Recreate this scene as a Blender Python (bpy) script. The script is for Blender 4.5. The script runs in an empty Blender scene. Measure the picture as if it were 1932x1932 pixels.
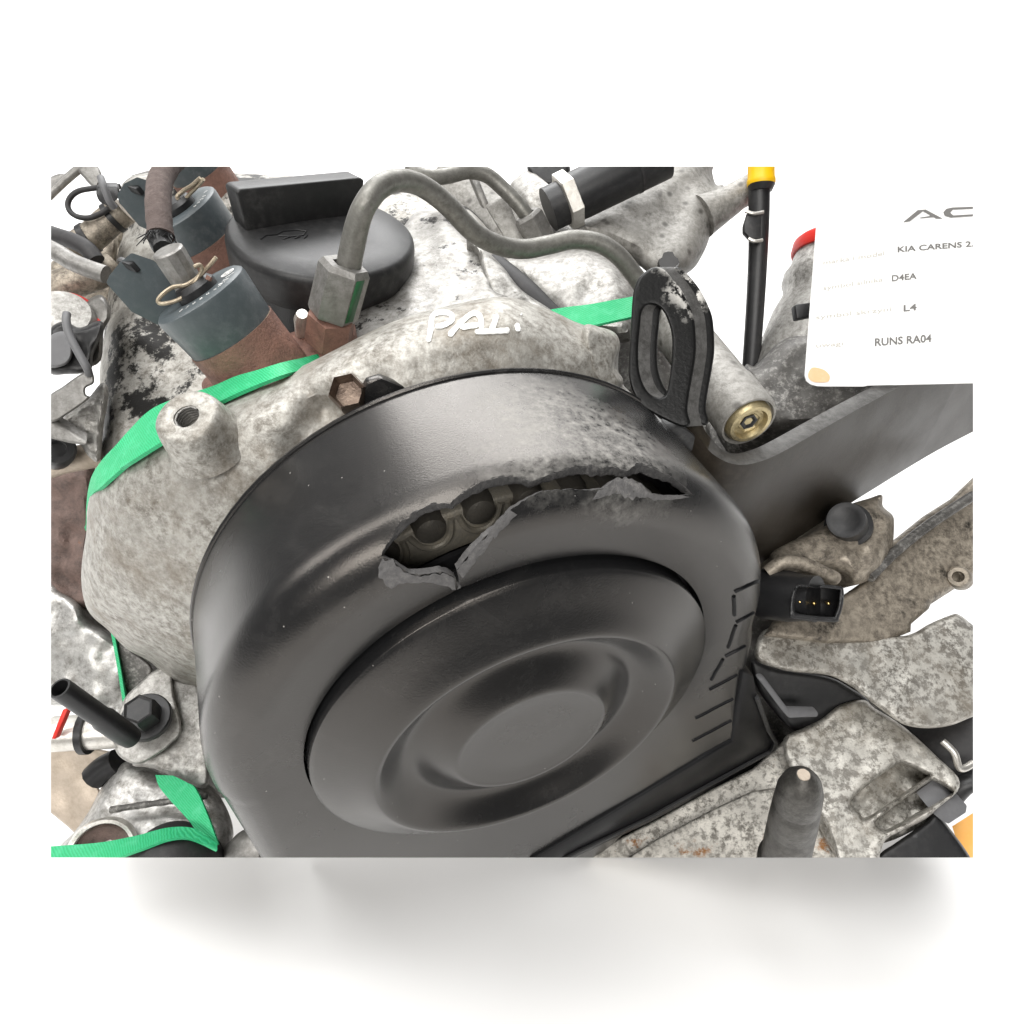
import bpy, bmesh, math, random
import numpy as np
from mathutils import Vector, Matrix, Euler, noise
from mathutils.geometry import delaunay_2d_cdt
from mathutils.bvhtree import BVHTree
random.seed(4)
R = math.radians
scn = bpy.context.scene
COL = scn.collection
# ------------------------------------------------------------------ camera
PITCH = 42.685                       # degrees the camera looks down
CAMZ = 0.435                          # height of the lens above the white floor
F = 1300.0; CX = CY = 966.0          # focal length and centre on a 1932 px square picture
cd = bpy.data.cameras.new('camera'); co = bpy.data.objects.new('camera', cd); COL.objects.link(co)
cd.sensor_width = 36; cd.lens = 36 * F / 1932; cd.clip_start = .01; cd.clip_end = 50
co.location = (0, 0, CAMZ); co.rotation_euler = (R(90 - PITCH), 0, 0)
scn.camera = co
CM = Matrix.Translation((0, 0, CAMZ)) @ Euler((R(90 - PITCH), 0, 0)).to_matrix().to_4x4()
# ------------------------------------------------------------------ light
w = bpy.data.worlds.new('World'); scn.world = w; w.use_nodes = True
w.node_tree.nodes['Background'].inputs[0].default_value = (1, .995, .985, 1)
w.node_tree.nodes['Background'].inputs[1].default_value = .08
def lamp(name, loc, target, sx, sy, power, col=(1, 1, 1)):
    l = bpy.data.lights.new(name, 'AREA'); l.shape = 'RECTANGLE'; l.size = sx; l.size_y = sy; l.energy = power; l.color = col
    o = bpy.data.objects.new(name, l); COL.objects.link(o); o.location = loc
    o.rotation_euler = (Vector(target) - Vector(loc)).to_track_quat('-Z', 'Y').to_euler()
lamp('ceiling_lamp', (-.3, .1, 2.1), (-.02, .3, .2), 1.1, .7, 24, (1, .995, .98))
lamp('ceiling_lamp', (-1.25, .3, 1.5), (-.05, .3, .2), .3, 1.3, 12, (1, .985, .96))
lamp('fill_lamp', (-.25, -1.3, 1.5), (0, .1, .1), 1.7, .5, 31, (1, .975, .94))  # added fill, lightens the shadow below and in front of the engine
lamp('reflection_lamp', (-.1, 2.05, 1.6), (0, .25, .3), 1.8, .7, 44, (1, 1, 1))  # added lamp, there to be mirrored in the top of the cover
lamp('sweep_fill', (0, 1.5, 2.9), (0, 2.1, 1.0), 3.0, .6, 40, (1, 1, 1))  # added lamp that brings the sweep up to white
vs = scn.view_settings; vs.view_transform = 'Standard'; vs.look = 'None'; vs.gamma = 1; vs.exposure = 0; vs.use_curve_mapping = False
# ------------------------------------------------------------------ frames of reference (camera coordinates, metres)
def cam(x, y, d): return Vector(((x - CX) / F * d, -(y - CY) / F * d, -d))
def pxl(r, d): return r * d / F
SA, SB = .361, .745
A = Vector((math.sin(SA), -math.cos(SA) * math.sin(SB), math.cos(SA) * math.cos(SB)))   # cover axis, outwards
UP = Vector((0, math.cos(SB), math.sin(SB)))                                             # world up
U = UP.cross(A)
CR = .11                                                                                 # cover radius
C1 = Vector((.026, -.677, -2.373)) * CR                                                  # centre of the cover's front face
def ray(x, y): return Vector(((x - CX) / F, -(y - CY) / F, -1))
def DA(x, y, off):
    return (C1.dot(A) + off) / ray(x, y).dot(A)
def DH(x, y, z):                      # depth at which the ray meets height z (metres below the lens, negative)
    return z / ray(x, y).dot(UP)
FLOOR = -CAMZ
# the modelled piece of the engine ends at these four planes and at the floor
def frame_planes():
    hx = 870 / F; hy = 652 / F
    return [Vector((1, 0, hx)), Vector((-1, 0, hx)), Vector((0, 1, hy)), Vector((0, -1, hy))]
PL = [p.normalized() for p in frame_planes()]
# ------------------------------------------------------------------ materials
def new_mat(name):
    m = bpy.data.materials.new(name); m.use_nodes = True
    nt = m.node_tree; b = nt.nodes['Principled BSDF']
    return m, nt, b
def N(nt, t, **kw):
    n = nt.nodes.new(t)
    for k, v in kw.items():
        if k.startswith('i_'): n.inputs[k[2:]].default_value = v
        else: setattr(n, k, v)
    return n
def L(nt, a, ai, b, bi): nt.links.new(a.outputs[ai], b.inputs[bi])
def noise_tex(nt, tc, scale, detail=6, rough=.6, dist=0):
    n = N(nt, 'ShaderNodeTexNoise'); n.inputs['Scale'].default_value = scale; n.inputs['Detail'].default_value = detail
    n.inputs['Roughness'].default_value = rough; n.inputs['Distortion'].default_value = dist
    L(nt, tc, 'Object', n, 'Vector'); return n
def ramp(nt, src, p0, p1, c0=(0, 0, 0, 1), c1=(1, 1, 1, 1)):
    r = N(nt, 'ShaderNodeValToRGB'); e = r.color_ramp.elements
    e[0].position = p0; e[1].position = p1; e[0].color = c0; e[1].color = c1
    L(nt, src, 0, r, 'Fac'); return r
def mixc(nt, fac, a, b):
    m = N(nt, 'ShaderNodeMix', data_type='RGBA')
    if isinstance(fac, float): m.inputs[0].default_value = fac
    else: nt.links.new(fac, m.inputs[0])
    for k, v in ((6, a), (7, b)):
        if isinstance(v, tuple): m.inputs[k].default_value = v if len(v) == 4 else v + (1,)
        else: nt.links.new(v, m.inputs[k])
    return m.outputs[2]
def bump(nt, b, h, strength, dist):
    n = N(nt, 'ShaderNodeBump'); n.inputs['Strength'].default_value = strength; n.inputs['Distance'].default_value = dist
    nt.links.new(h, n.inputs['Height']); L(nt, n, 'Normal', b, 'Normal')
def spot(nt, tc, c, r, soft):
    """mask 1 near the point c (local coordinates), ragged"""
    d = N(nt, 'ShaderNodeVectorMath', operation='DISTANCE'); L(nt, tc, 'Object', d, 0); d.inputs[1].default_value = c
    n = noise_tex(nt, tc, 140, 8, .7)
    m = N(nt, 'ShaderNodeMath', operation='MULTIPLY_ADD'); L(nt, n, 'Fac', m, 0); m.inputs[1].default_value = soft; nt.links.new(d.outputs['Value'], m.inputs[2])
    mr = N(nt, 'ShaderNodeMapRange'); mr.inputs['From Min'].default_value = r + soft * .5; mr.inputs['From Max'].default_value = r + soft * .5 - soft * .6
    nt.links.new(m.outputs[0], mr.inputs['Value']); return mr.outputs[0]
def alu(name, light=(.62, .61, .59), dark=(.2, .19, .175), s=150, lo=.36, hi=.56, metal=.45, rough=.38, grime_or_reflection=None, glo=.55, ghi=.68, gs=30, bmp=.3, stain=None, slo=.6, shi=.7, spk=.35, pits=0, ss=60):
    m, nt, b = new_mat(name); tc = N(nt, 'ShaderNodeTexCoord')
    n1 = noise_tex(nt, tc, s, 12, .74, .15); r1 = ramp(nt, n1, lo, hi)
    n0 = noise_tex(nt, tc, s * .16, 5, .6); r0 = ramp(nt, n0, .34, .66)
    mid = tuple(l * .55 + d * .45 for l, d in zip(light, dark))
    calm = mixc(nt, .38, mid, mixc(nt, r1.outputs[0], dark, light))
    c = mixc(nt, r0.outputs[0], mixc(nt, r1.outputs[0], dark, light), calm)
    nf = noise_tex(nt, tc, s * 3.2, 6, .7); rf = ramp(nt, nf, .57, .66); fs = N(nt, 'ShaderNodeMath', operation='MULTIPLY'); L(nt, rf, 0, fs, 0); fs.inputs[1].default_value = spk
    fm = N(nt, 'ShaderNodeMath', operation='SUBTRACT'); fm.inputs[0].default_value = 1.15; L(nt, r0, 0, fm, 1); fs2 = N(nt, 'ShaderNodeMath', operation='MULTIPLY', use_clamp=True); L(nt, fs, 0, fs2, 0); L(nt, fm, 0, fs2, 1); fs = fs2
    c = mixc(nt, fs.outputs[0], c, tuple(min(.92, l * 1.25) for l in light))
    rd = ramp(nt, nf, .34, .42, (1, 1, 1, 1), (0, 0, 0, 1)); fd = N(nt, 'ShaderNodeMath', operation='MULTIPLY'); L(nt, rd, 0, fd, 0); fd.inputs[1].default_value = spk
    fd2 = N(nt, 'ShaderNodeMath', operation='MULTIPLY', use_clamp=True); L(nt, fd, 0, fd2, 0); L(nt, fm, 0, fd2, 1); fd = fd2
    c = mixc(nt, fd.outputs[0], c, tuple(d * .7 for d in dark))
    if stain:
        n3 = noise_tex(nt, tc, ss, 9, .74); r3 = ramp(nt, n3, slo, shi); c = mixc(nt, r3.outputs[0], c, stain)
    if pits:
        vo = N(nt, 'ShaderNodeTexVoronoi'); vo.inputs['Scale'].default_value = pits; L(nt, tc, 'Object', vo, 'Vector'); rv = ramp(nt, vo, .1, .26, (.8, .8, .8, 1), (0, 0, 0, 1)); c = mixc(nt, rv.outputs[0], c, tuple(d * .55 for d in dark))
    if grime_or_reflection:
        n2 = noise_tex(nt, tc, gs, 10, .76); r2 = ramp(nt, n2, glo, ghi); c = mixc(nt, r2.outputs[0], c, grime_or_reflection)
    nt.links.new(c, b.inputs['Base Color'])
    b.inputs['Metallic'].default_value = metal
    rr = N(nt, 'ShaderNodeMapRange'); rr.inputs['To Min'].default_value = rough + .25; rr.inputs['To Max'].default_value = rough
    L(nt, n1, 'Fac', rr, 'Value'); nt.links.new(rr.outputs[0], b.inputs['Roughness'])
    ng = noise_tex(nt, tc, 1100, 3, .6); ad = N(nt, 'ShaderNodeMath', operation='ADD'); L(nt, n1, 'Fac', ad, 0); L(nt, ng, 'Fac', ad, 1)
    bump(nt, b, ad.outputs[0], bmp, .0006)
    return m
def plastic(name, col, rough=.4, dust=(.3, .28, .26), amount=.12, metal=0., s=300, bmp=.15, coat=0, spec=.5):
    m, nt, b = new_mat(name); tc = N(nt, 'ShaderNodeTexCoord')
    n1 = noise_tex(nt, tc, s, 8, .7); r1 = ramp(nt, n1, .45, .8)
    n2 = noise_tex(nt, tc, s * .12, 5, .6); r2 = ramp(nt, n2, .35, .7)
    f = N(nt, 'ShaderNodeMath', operation='MULTIPLY'); L(nt, r1, 0, f, 0); L(nt, r2, 0, f, 1)
    f2 = N(nt, 'ShaderNodeMath', operation='MULTIPLY'); nt.links.new(f.outputs[0], f2.inputs[0]); f2.inputs[1].default_value = amount * 3
    f2.use_clamp = True
    nt.links.new(mixc(nt, f2.outputs[0], col, dust), b.inputs['Base Color'])
    rr = N(nt, 'ShaderNodeMapRange'); rr.inputs['To Min'].default_value = rough - .05; rr.inputs['To Max'].default_value = min(1, rough + .18)
    L(nt, n2, 'Fac', rr, 'Value'); nt.links.new(rr.outputs[0], b.inputs['Roughness'])
    b.inputs['Metallic'].default_value = metal; b.inputs['Specular IOR Level'].default_value = spec
    nf = noise_tex(nt, tc, 1500, 3, .6); bump(nt, b, nf.outputs[0], bmp, .0004)
    return m
M = {}
M['alu'] = alu('cast_aluminium', (.54, .53, .505), (.17, .16, .145), 300, .38, .64, spk=.3, metal=.6)
M['alu_head'] = alu('cast_aluminium_stained', (.54, .527, .49), (.15, .134, .112), 270, .38, .6, spk=.4, metal=.5, rough=.41, stain=(.17, .135, .095), slo=.48, shi=.78, ss=30)
M['alu_bright'] = alu('bright_aluminium', (.62, .612, .595), (.17, .16, .143), 220, .36, .58, rough=.3, metal=.6, spk=.25)
M['alu_grimy'] = alu('grimy_aluminium', (.5, .485, .45), (.16, .145, .122), 220, .36, .56, grime_or_reflection=(.016, .015, .014), glo=.5, ghi=.55, gs=45)
M['alu_valve'] = alu('wiped_aluminium', (.37, .362, .345), (.13, .12, .105), 200, .36, .58, grime_or_reflection=(.015, .013, .012), glo=.56, ghi=.6, gs=75, metal=.6, rough=.33, spk=.2)
M['alu_spots'] = alu('pitted_aluminium', (.36, .35, .328), (.15, .141, .126), 300, .36, .58, metal=.3, rough=.45, pits=110)
M['alu_mottled'] = alu('mottled_aluminium', (.66, .64, .59), (.17, .157, .138), 260, .44, .54, metal=.5, spk=.45, stain=(.22, .185, .14), slo=.46, shi=.8, ss=28)
M['alu_rusty'] = alu('mottled_aluminium_rust', (.7, .67, .61), (.13, .118, .1), 260, .42, .53, metal=.4, stain=(.27, .12, .035), slo=.585, shi=.66, spk=.6)
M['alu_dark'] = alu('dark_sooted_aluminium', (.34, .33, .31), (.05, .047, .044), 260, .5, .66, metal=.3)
M['alu_tan'] = alu('tan_stained_aluminium', (.46, .405, .33), (.12, .102, .082), 240, .4, .6, grime_or_reflection=(.03, .027, .023), glo=.55, ghi=.66, gs=50, spk=.5)
M['alu_beige'] = alu('beige_heat_stained_sheet', (.52, .44, .36), (.32, .265, .205), 140, .3, .6, metal=.3, spk=.15)
M['steel'] = alu('grey_steel', (.3, .293, .28), (.14, .133, .122), 260, .35, .6, metal=.6, rough=.34, bmp=.25)
M['pipe'] = alu('plated_pipe', (.27, .265, .245), (.13, .125, .11), 300, .36, .66, metal=.6, rough=.33, bmp=.2, spk=.2, grime_or_reflection=(.05, .12, .03), glo=.62, ghi=.75, gs=60)  # green patches put the strap's reflection into the pipe colour
M['steel_bright'] = alu('bright_steel', (.72, .7, .66), (.4, .37, .32), 200, .25, .55, metal=.8, rough=.25, bmp=.2)
M['brass'] = alu('yellowed_steel', (.62, .52, .3), (.22, .18, .11), 220, .36, .6, metal=.75, rough=.3, bmp=.25)
M['clipwire'] = alu('yellowed_wire', (.5, .43, .32), (.22, .17, .12), 300, .36, .6, metal=.6, rough=.3)
M['rust'] = alu('rust_brown', (.3, .16, .12), (.1, .055, .045), 180, .34, .62, metal=.1, rough=.5, bmp=.6)
M['rust_dark'] = alu('dark_rust', (.2, .135, .115), (.06, .045, .04), 130, .34, .62, metal=.1, rough=.6, bmp=.8, stain=(.3, .13, .06), slo=.62, shi=.74)
M['boltbrown'] = alu('browned_bolt', (.3, .23, .18), (.08, .055, .045), 260, .36, .62, metal=.7, rough=.28, bmp=.3)
M['plastic'] = plastic('dusty_black_plastic', (.03, .03, .031), .42, (.34, .33, .31), .1)
M['capblack'] = plastic('dusty_cap_plastic', (.014, .014, .0145), .38, (.3, .29, .28), .06)
M['black'] = plastic('black_plastic', (.012, .012, .013), .36, (.2, .19, .18), .05)
M['blackrub'] = plastic('black_rubber', (.022, .021, .022), .55, (.2, .18, .17), .08)
M['blackpaint'] = plastic('black_painted_steel', (.02, .02, .021), .4, (.3, .27, .25), .06, metal=.2)
M['injgrey'] = plastic('slate_grey_plastic', (.068, .083, .09), .34, (.3, .31, .32), .14)
M['grey'] = plastic('grey_plastic', (.13, .13, .135), .45, (.3, .3, .3), .1)
M['fracture'] = plastic('fresh_fracture', (.035, .034, .034), .75, (.2, .19, .18), .25, s=600, bmp=1.)
M['dust'] = plastic('torn_plastic', (.1, .097, .097), .75, (.42, .4, .38), .22, s=500, bmp=1.)
M['fabric'] = plastic('brown_braided_sleeve', (.1, .075, .068), .9, (.26, .21, .19), .22, s=400, bmp=1.)
M['yellow'] = plastic('yellow_plastic', (.85, .5, .0), .4, (.6, .3, .0), .1)
M['red'] = plastic('red_seal', (.62, .02, .012), .45, (.5, .1, .02), .1)
M['paint'] = plastic('white_paint_marker', (.88, .88, .86), .5, (.8, .8, .78), .05)
M['paper'] = plastic('white_paper_label', (.88, .88, .87), .6, (.85, .83, .78), .06)
M['ink'] = plastic('dark_ink', (.16, .155, .15), .7, (.3, .3, .3), .1)
M['inkfaint'] = plastic('faint_ink', (.5, .48, .44), .7, (.6, .58, .52), .1)
M['stain'] = plastic('orange_stain', (.8, .5, .28), .7, (.85, .7, .5), .3)
M['greenpaint'] = plastic('green_paint', (.012, .09, .03), .5, (.05, .15, .07), .2)
M['orange'] = plastic('orange_paper', (.85, .42, .1), .6, (.8, .6, .3), .2, s=120)
M['gold'] = plastic('gold_pin', (.7, .5, .2), .25, (.6, .5, .3), .05, metal=1.)
def strap_mat():
    m, nt, b = new_mat('green_webbing'); tc = N(nt, 'ShaderNodeTexCoord')
    wv = N(nt, 'ShaderNodeTexWave', wave_type='BANDS', bands_direction='DIAGONAL'); wv.inputs['Scale'].default_value = 420; wv.inputs['Distortion'].default_value = 3
    wv.inputs['Detail'].default_value = 1; L(nt, tc, 'Object', wv, 'Vector')
    n = noise_tex(nt, tc, 200, 5, .6); c = mixc(nt, wv.outputs['Color'], (.014, .36, .13), (.03, .46, .2))
    r = ramp(nt, n, .5, .8); c = mixc(nt, r.outputs[0], c, (.07, .5, .25))
    nt.links.new(c, b.inputs['Base Color']); b.inputs['Roughness'].default_value = .6
    bump(nt, b, wv.outputs['Fac'], .35, .0003); return m
M['strap'] = strap_mat()
def backdrop_mat():
    m, nt, b = new_mat('white_sweep'); tc = N(nt, 'ShaderNodeTexCoord')
    n = noise_tex(nt, tc, 3, 3, .5); r = ramp(nt, n, .2, .8, (.9, .9, .9, 1), (.915, .915, .912, 1))
    L(nt, r, 0, b, 'Base Color'); b.inputs['Roughness'].default_value = .9; b.inputs['Specular IOR Level'].default_value = .1
    return m
M['floor'] = backdrop_mat()
M['grime_or_reflection'] = alu('caked_grime', (.5, .47, .42), (.03, .027, .024), 330, .45, .58, metal=.05, rough=.6, bmp=1.)
M['litedge'] = alu('lit_black_steel_edge', (.14, .137, .133), (.055, .053, .05), 260, .4, .62, metal=.35, rough=.36, spk=.4)  # lighter edge colour stands in for lamplight caught by the edges
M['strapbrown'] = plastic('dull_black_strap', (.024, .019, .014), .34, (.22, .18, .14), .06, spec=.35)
M['studdark'] = alu('dark_oiled_steel', (.12, .115, .105), (.045, .042, .038), 240, .4, .62, metal=.6, rough=.3, spk=.1)
M['redfade'] = M['red']
M['ribdark'] = plastic('deep_black_plastic', (.006, .006, .007), .3, (.1, .1, .1), .03, spec=.12)
M['toothsteel'] = plastic('dark_tooth_steel', (.09, .083, .072), .4, (.2, .18, .14), .2, metal=.4, bmp=.4)
M['greybelt'] = plastic('worn_dark_steel', (.2, .185, .155), .45, (.42, .36, .26), .3, metal=.3, bmp=.6)
# ------------------------------------------------------------------ building helpers
def finalize(bm, trim=True):
    if trim:
        for n in PL + [None]:
            if not bm.verts: return None
            if n is None: co_, no_ = UP * (FLOOR + .0008), -UP      # outer side is below the floor
            else: co_, no_ = Vector((0, 0, 0)), n
            dist = [(v.co - co_).dot(no_) for v in bm.verts]
            if max(dist) <= 1e-7: continue
            if min(dist) >= 0: bm.clear(); return None
            g = bmesh.ops.bisect_plane(bm, geom=bm.verts[:] + bm.edges[:] + bm.faces[:], dist=1e-7, plane_co=co_, plane_no=no_, clear_outer=True)
            ed = [e for e in g['geom_cut'] if isinstance(e, bmesh.types.BMEdge) and e.is_valid and e.is_boundary]
            if len(ed) > 2:
                try: bmesh.ops.triangle_fill(bm, edges=ed, use_beauty=True)
                except Exception: pass
    if not bm.faces: return None
    bmesh.ops.recalc_face_normals(bm, faces=bm.faces)
    return bm
def to_obj(name, bm, mat, origin=None, sharp=38, trim=True, mods=None):
    bm = finalize(bm, trim)
    if bm is None: return None
    bm.normal_update(); cut = {f for f in bm.faces if trim and any(abs(f.normal.dot(n)) > .9998 and abs(f.verts[0].co.dot(n)) < 1e-5 for n in PL)}
    for e in bm.edges:
        lf = e.link_faces
        e.smooth = not (len(lf) == 2 and ((lf[0] in cut) != (lf[1] in cut) or e.calc_face_angle(0) > R(sharp)))
    bm.transform(CM)
    if origin is None:
        o_ = Vector((0, 0, 0))
        for v in bm.verts: o_ += v.co
        origin = o_ / len(bm.verts); origin.z = min(v.co.z for v in bm.verts)
    bm.transform(Matrix.Translation(-origin))
    me = bpy.data.meshes.new(name); bm.to_mesh(me); bm.free()
    for m in (mat if isinstance(mat, (list, tuple)) else [mat]): me.materials.append(M[m])
    me.polygons.foreach_set('use_smooth', [True] * len(me.polygons))
    o = bpy.data.objects.new(name, me); COL.objects.link(o); o.location = origin
    return o
class Thing:
    def __init__(s, name, label, cat, base, group=None):
        s.e = bpy.data.objects.new(name, None); COL.objects.link(s.e); s.e.empty_display_size = .01
        s.org = CM @ base; s.e.location = s.org
        s.e['label'] = label; s.e['category'] = cat
        if group: s.e['group'] = group
    def part(s, name, bm, mat, sharp=38, parent=None, label=None, kind=None):
        o = to_obj(name, bm, mat, s.org, sharp)
        if o is None: return None
        o.location = (0, 0, 0); o.parent = parent or s.e
        if label: o['label'] = label
        if kind: o['kind'] = kind
        return o
def solo(name, bm, mat, label, cat, group=None, sharp=38):
    o = to_obj(name, bm, mat, None, sharp)
    if o is None: print('EMPTY', name); return None
    o['label'] = label; o['category'] = cat
    if group: o['group'] = group
    return o
def catmull(pts, n=8, closed=False):
    P = [Vector(p) for p in pts]; out = []; m = len(P)
    rng = range(m) if closed else range(m - 1)
    for i in rng:
        if closed: a, b, c, d = P[i - 1], P[i], P[(i + 1) % m], P[(i + 2) % m]
        else: a, b, c, d = P[max(i - 1, 0)], P[i], P[i + 1], P[min(i + 2, m - 1)]
        for k in range(n):
            t = k / n
            out.append(.5 * ((2 * b) + (c - a) * t + (2 * a - 5 * b + 4 * c - d) * t * t + (3 * b - a - 3 * c + d) * t ** 3))
    if not closed: out.append(P[-1])
    return out
def tube(pts, r, seg=14, n=8, smooth=True, cap=True, flat=1.0, bm=None, jitter=0):
    """pts: camera-space points; r: radius or list per control point"""
    m = len(pts); rr = r if isinstance(r, (list, tuple)) else [r] * m
    if smooth and m > 2:
        P = catmull(pts, n); rl = []
        for i in range(m - 1):
            for k in range(n): rl.append(rr[i] + (rr[i + 1] - rr[i]) * k / n)
        rl.append(rr[-1])
    else: P = [Vector(p) for p in pts]; rl = list(rr)
    bm = bm or bmesh.new(); rings = []; up = None
    for i, p in enumerate(P):
        t = (P[min(i + 1, len(P) - 1)] - P[max(i - 1, 0)]).normalized()
        if up is None:
            up = t.orthogonal().normalized()
        up = (up - t * up.dot(t)).normalized(); s = t.cross(up)
        q = rl[i] * (1 + jitter * noise.noise(p * 400))
        rings.append([bm.verts.new(p + (up * math.cos(2 * math.pi * k / seg) + s * math.sin(2 * math.pi * k / seg) * flat) * q) for k in range(seg)])
    for a, b in zip(rings, rings[1:]):
        for k in range(seg): bm.faces.new((a[k], a[(k + 1) % seg], b[(k + 1) % seg], b[k]))
    if cap: bm.faces.new(rings[0][::-1]); bm.faces.new(rings[-1])
    return bm
def lathe(a, b, prof, seg=32, phase=0, bm=None, ref=None, wob=0):
    """a -> b axis; prof: (t fraction of a-b, radius in metres); closes at both ends"""
    a = Vector(a); b = Vector(b); ax = (b - a); ln = ax.length; ax.normalize()
    x = (ref - ax * ref.dot(ax)).normalized() if ref else ax.orthogonal().normalized(); y = ax.cross(x)
    bm = bm or bmesh.new(); rings = []
    for t, r in prof:
        c = a + ax * (t * ln)
        if r < 1e-6: rings.append([bm.verts.new(c)])
        else:
            rings.append([bm.verts.new(c + (x * math.cos(phase + 2 * math.pi * k / seg) + y * math.sin(phase + 2 * math.pi * k / seg)) * r * (1 + wob * noise.noise((c + x * k) * 60))) for k in range(seg)])
    for p, q in zip(rings, rings[1:]):
        for k in range(seg):
            f = [p[k % len(p)], p[(k + 1) % len(p)], q[(k + 1) % len(q)], q[k % len(q)]]
            u = []
            for v in f:
                if v not in u: u.append(v)
            if len(u) > 2: bm.faces.new(u)
    if len(rings[0]) > 1: bm.faces.new(rings[0][::-1])
    if len(rings[-1]) > 1: bm.faces.new(rings[-1])
    return bm
def inside(poly, pts):
    x = pts[:, 0]; y = pts[:, 1]; r = np.zeros(len(pts), bool); n = len(poly); j = n - 1
    for i in range(n):
        xi, yi = poly[i]; xj, yj = poly[j]
        c = ((yi > y) != (yj > y))
        with np.errstate(divide='ignore', invalid='ignore'):
            xx = (xj - xi) * (y - yi) / (yj - yi if yj != yi else 1e-9) + xi
        r ^= c & (x < xx); j = i
    return r
def segdist(poly, pts, closed=True):
    d = np.full(len(pts), 1e9); n = len(poly)
    for i in range(n if closed else n - 1):
        a = np.array(poly[i]); b = np.array(poly[(i + 1) % n]); ab = b - a; L2 = ab @ ab
        if L2 < 1e-9: continue
        t = np.clip(((pts - a) @ ab) / L2, 0, 1)
        d = np.minimum(d, np.hypot(*(pts - a - t[:, None] * ab).T))
    return d
def resample(loop, sp):
    out = []; n = len(loop)
    for i in range(n):
        a = np.array(loop[i], float); b = np.array(loop[(i + 1) % n], float); k = max(1, int(np.hypot(*(b - a)) / sp))
        for j in range(k): out.append(tuple(a + (b - a) * j / k))
    return out
def cdt(loops, step, jit=.25, rnd=0):
    """triangulate outer loop minus holes with interior points; rows of points follow the edges where they are rounded"""
    outer = loops[0]; xs = [p[0] for p in outer]; ys = [p[1] for p in outer]
    gx, gy = np.meshgrid(np.arange(min(xs), max(xs), step), np.arange(min(ys), max(ys), step))
    g = np.stack([gx.ravel(), gy.ravel()], 1); rng = np.random.RandomState(3); g += rng.uniform(-jit, jit, g.shape) * step
    def ok(g, m):
        k = inside(outer, g)
        for h in loops[1:]: k &= ~inside(h, g)
        g = g[k]
        for l in loops:
            if len(g): g = g[segdist(l, g) > m]
        return g
    g = ok(g, max(step * .55, rnd * 1.0 + step * .4 if rnd else 0))
    ex = []
    if rnd:
        for l in loops:
            p = np.array(l); t = np.roll(p, -1, 0) - np.roll(p, 1, 0); t /= np.maximum(np.hypot(*t.T), 1e-9)[:, None]; n = np.stack([-t[:, 1], t[:, 0]], 1)
            for f in (.06, .2, .42, .7, 1.0):
                for sgn in (1, -1):
                    q = ok(p + n * sgn * rnd * f, rnd * f * .93)
                    ex += [tuple(v) for v in q]
    V = []; E_ = []
    for l in loops:
        b0 = len(V); V += [Vector(p) for p in l]; E_ += [(b0 + i, b0 + (i + 1) % len(l)) for i in range(len(l))]
    V += [Vector(p) for p in ex] + [Vector(p) for p in g]
    r = delaunay_2d_cdt(V, E_, [], 0, 1e-4)
    return keep_inside(r, loops)
def keep_inside(r, loops):
    v2 = [(v.x, v.y) for v in r[0]]; a = np.array(v2)
    tri = [t for t in r[2] if len(t) == 3]; c = a[np.array(tri)].mean(axis=1)
    k = inside(loops[0], c)
    for h in loops[1:]: k &= ~inside(h, c)
    tri = [t for t, q in zip(tri, k) if q]
    used = sorted({i for t in tri for i in t}); mp = {o: n for n, o in enumerate(used)}
    return [v2[i] for i in used], [[mp[i] for i in t] for t in tri]
def sm(pts, n=6): return [(v.x, v.y) for v in catmull([(p[0], p[1], 0) for p in pts], n, True)]
def cast(outline, dfn, rnd=18, rdep=.008, ext=None, step=11, smooth=True, lump=0, lf=40, holes=(), bumps=(), n=6, keep=False):
    """a solid casting: outline traced in the picture, set at its own distance with rounded edges, and given thickness along ext"""
    if not callable(dfn): d0 = dfn; dfn = lambda x, y: d0
    ol = sm(outline, n) if smooth else [tuple(p) for p in outline]
    ol = resample(ol, step * .8); hs = [resample(sm(h, n) if smooth else list(h), step * .8) for h in holes]
    v2, tri = cdt([ol] + hs, step, rnd=rnd)
    arr = np.array(v2); dist = segdist(ol, arr)
    for h in hs: dist = np.minimum(dist, segdist(h, arr))
    bm = bmesh.new(); fr = []
    for (x, y), ds in zip(v2, dist):
        t = min(1, ds / rnd); d = dfn(x, y) + rdep * (1 - math.sqrt(max(0, 1 - (1 - t) ** 2)))
        for bx, by, br, bd in bumps: d += bd * math.exp(-((x - bx) ** 2 + (y - by) ** 2) / (br * br))
        if lump: d += lump * noise.noise(Vector((x / lf, y / lf, 1.7 + len(outline))))
        fr.append(bm.verts.new(cam(x, y, d)))
    for t in tri:
        try: bm.faces.new([fr[i] for i in t])
        except ValueError: pass
    ext = ext if ext is not None else Vector((0, 0, -.02))
    if not keep and ext.normalized().dot(DOWN) < .8:
        m_ = np.mean(np.array(ol), axis=0); ext = ray(m_[0], m_[1]).normalized() * ext.length
    be = [e for e in bm.edges if e.is_boundary]
    bk = [bm.verts.new(v.co + ext) for v in fr]
    idx = {v: i for i, v in enumerate(fr)}
    for t in tri:
        try: bm.faces.new([bk[i] for i in reversed(t)])
        except ValueError: pass
    for e in be:
        i, j = idx[e.verts[0]], idx[e.verts[1]]
        try: bm.faces.new((fr[i], fr[j], bk[j], bk[i])).material_index = 1 if keep else 0
        except ValueError: pass
    return bm
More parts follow.
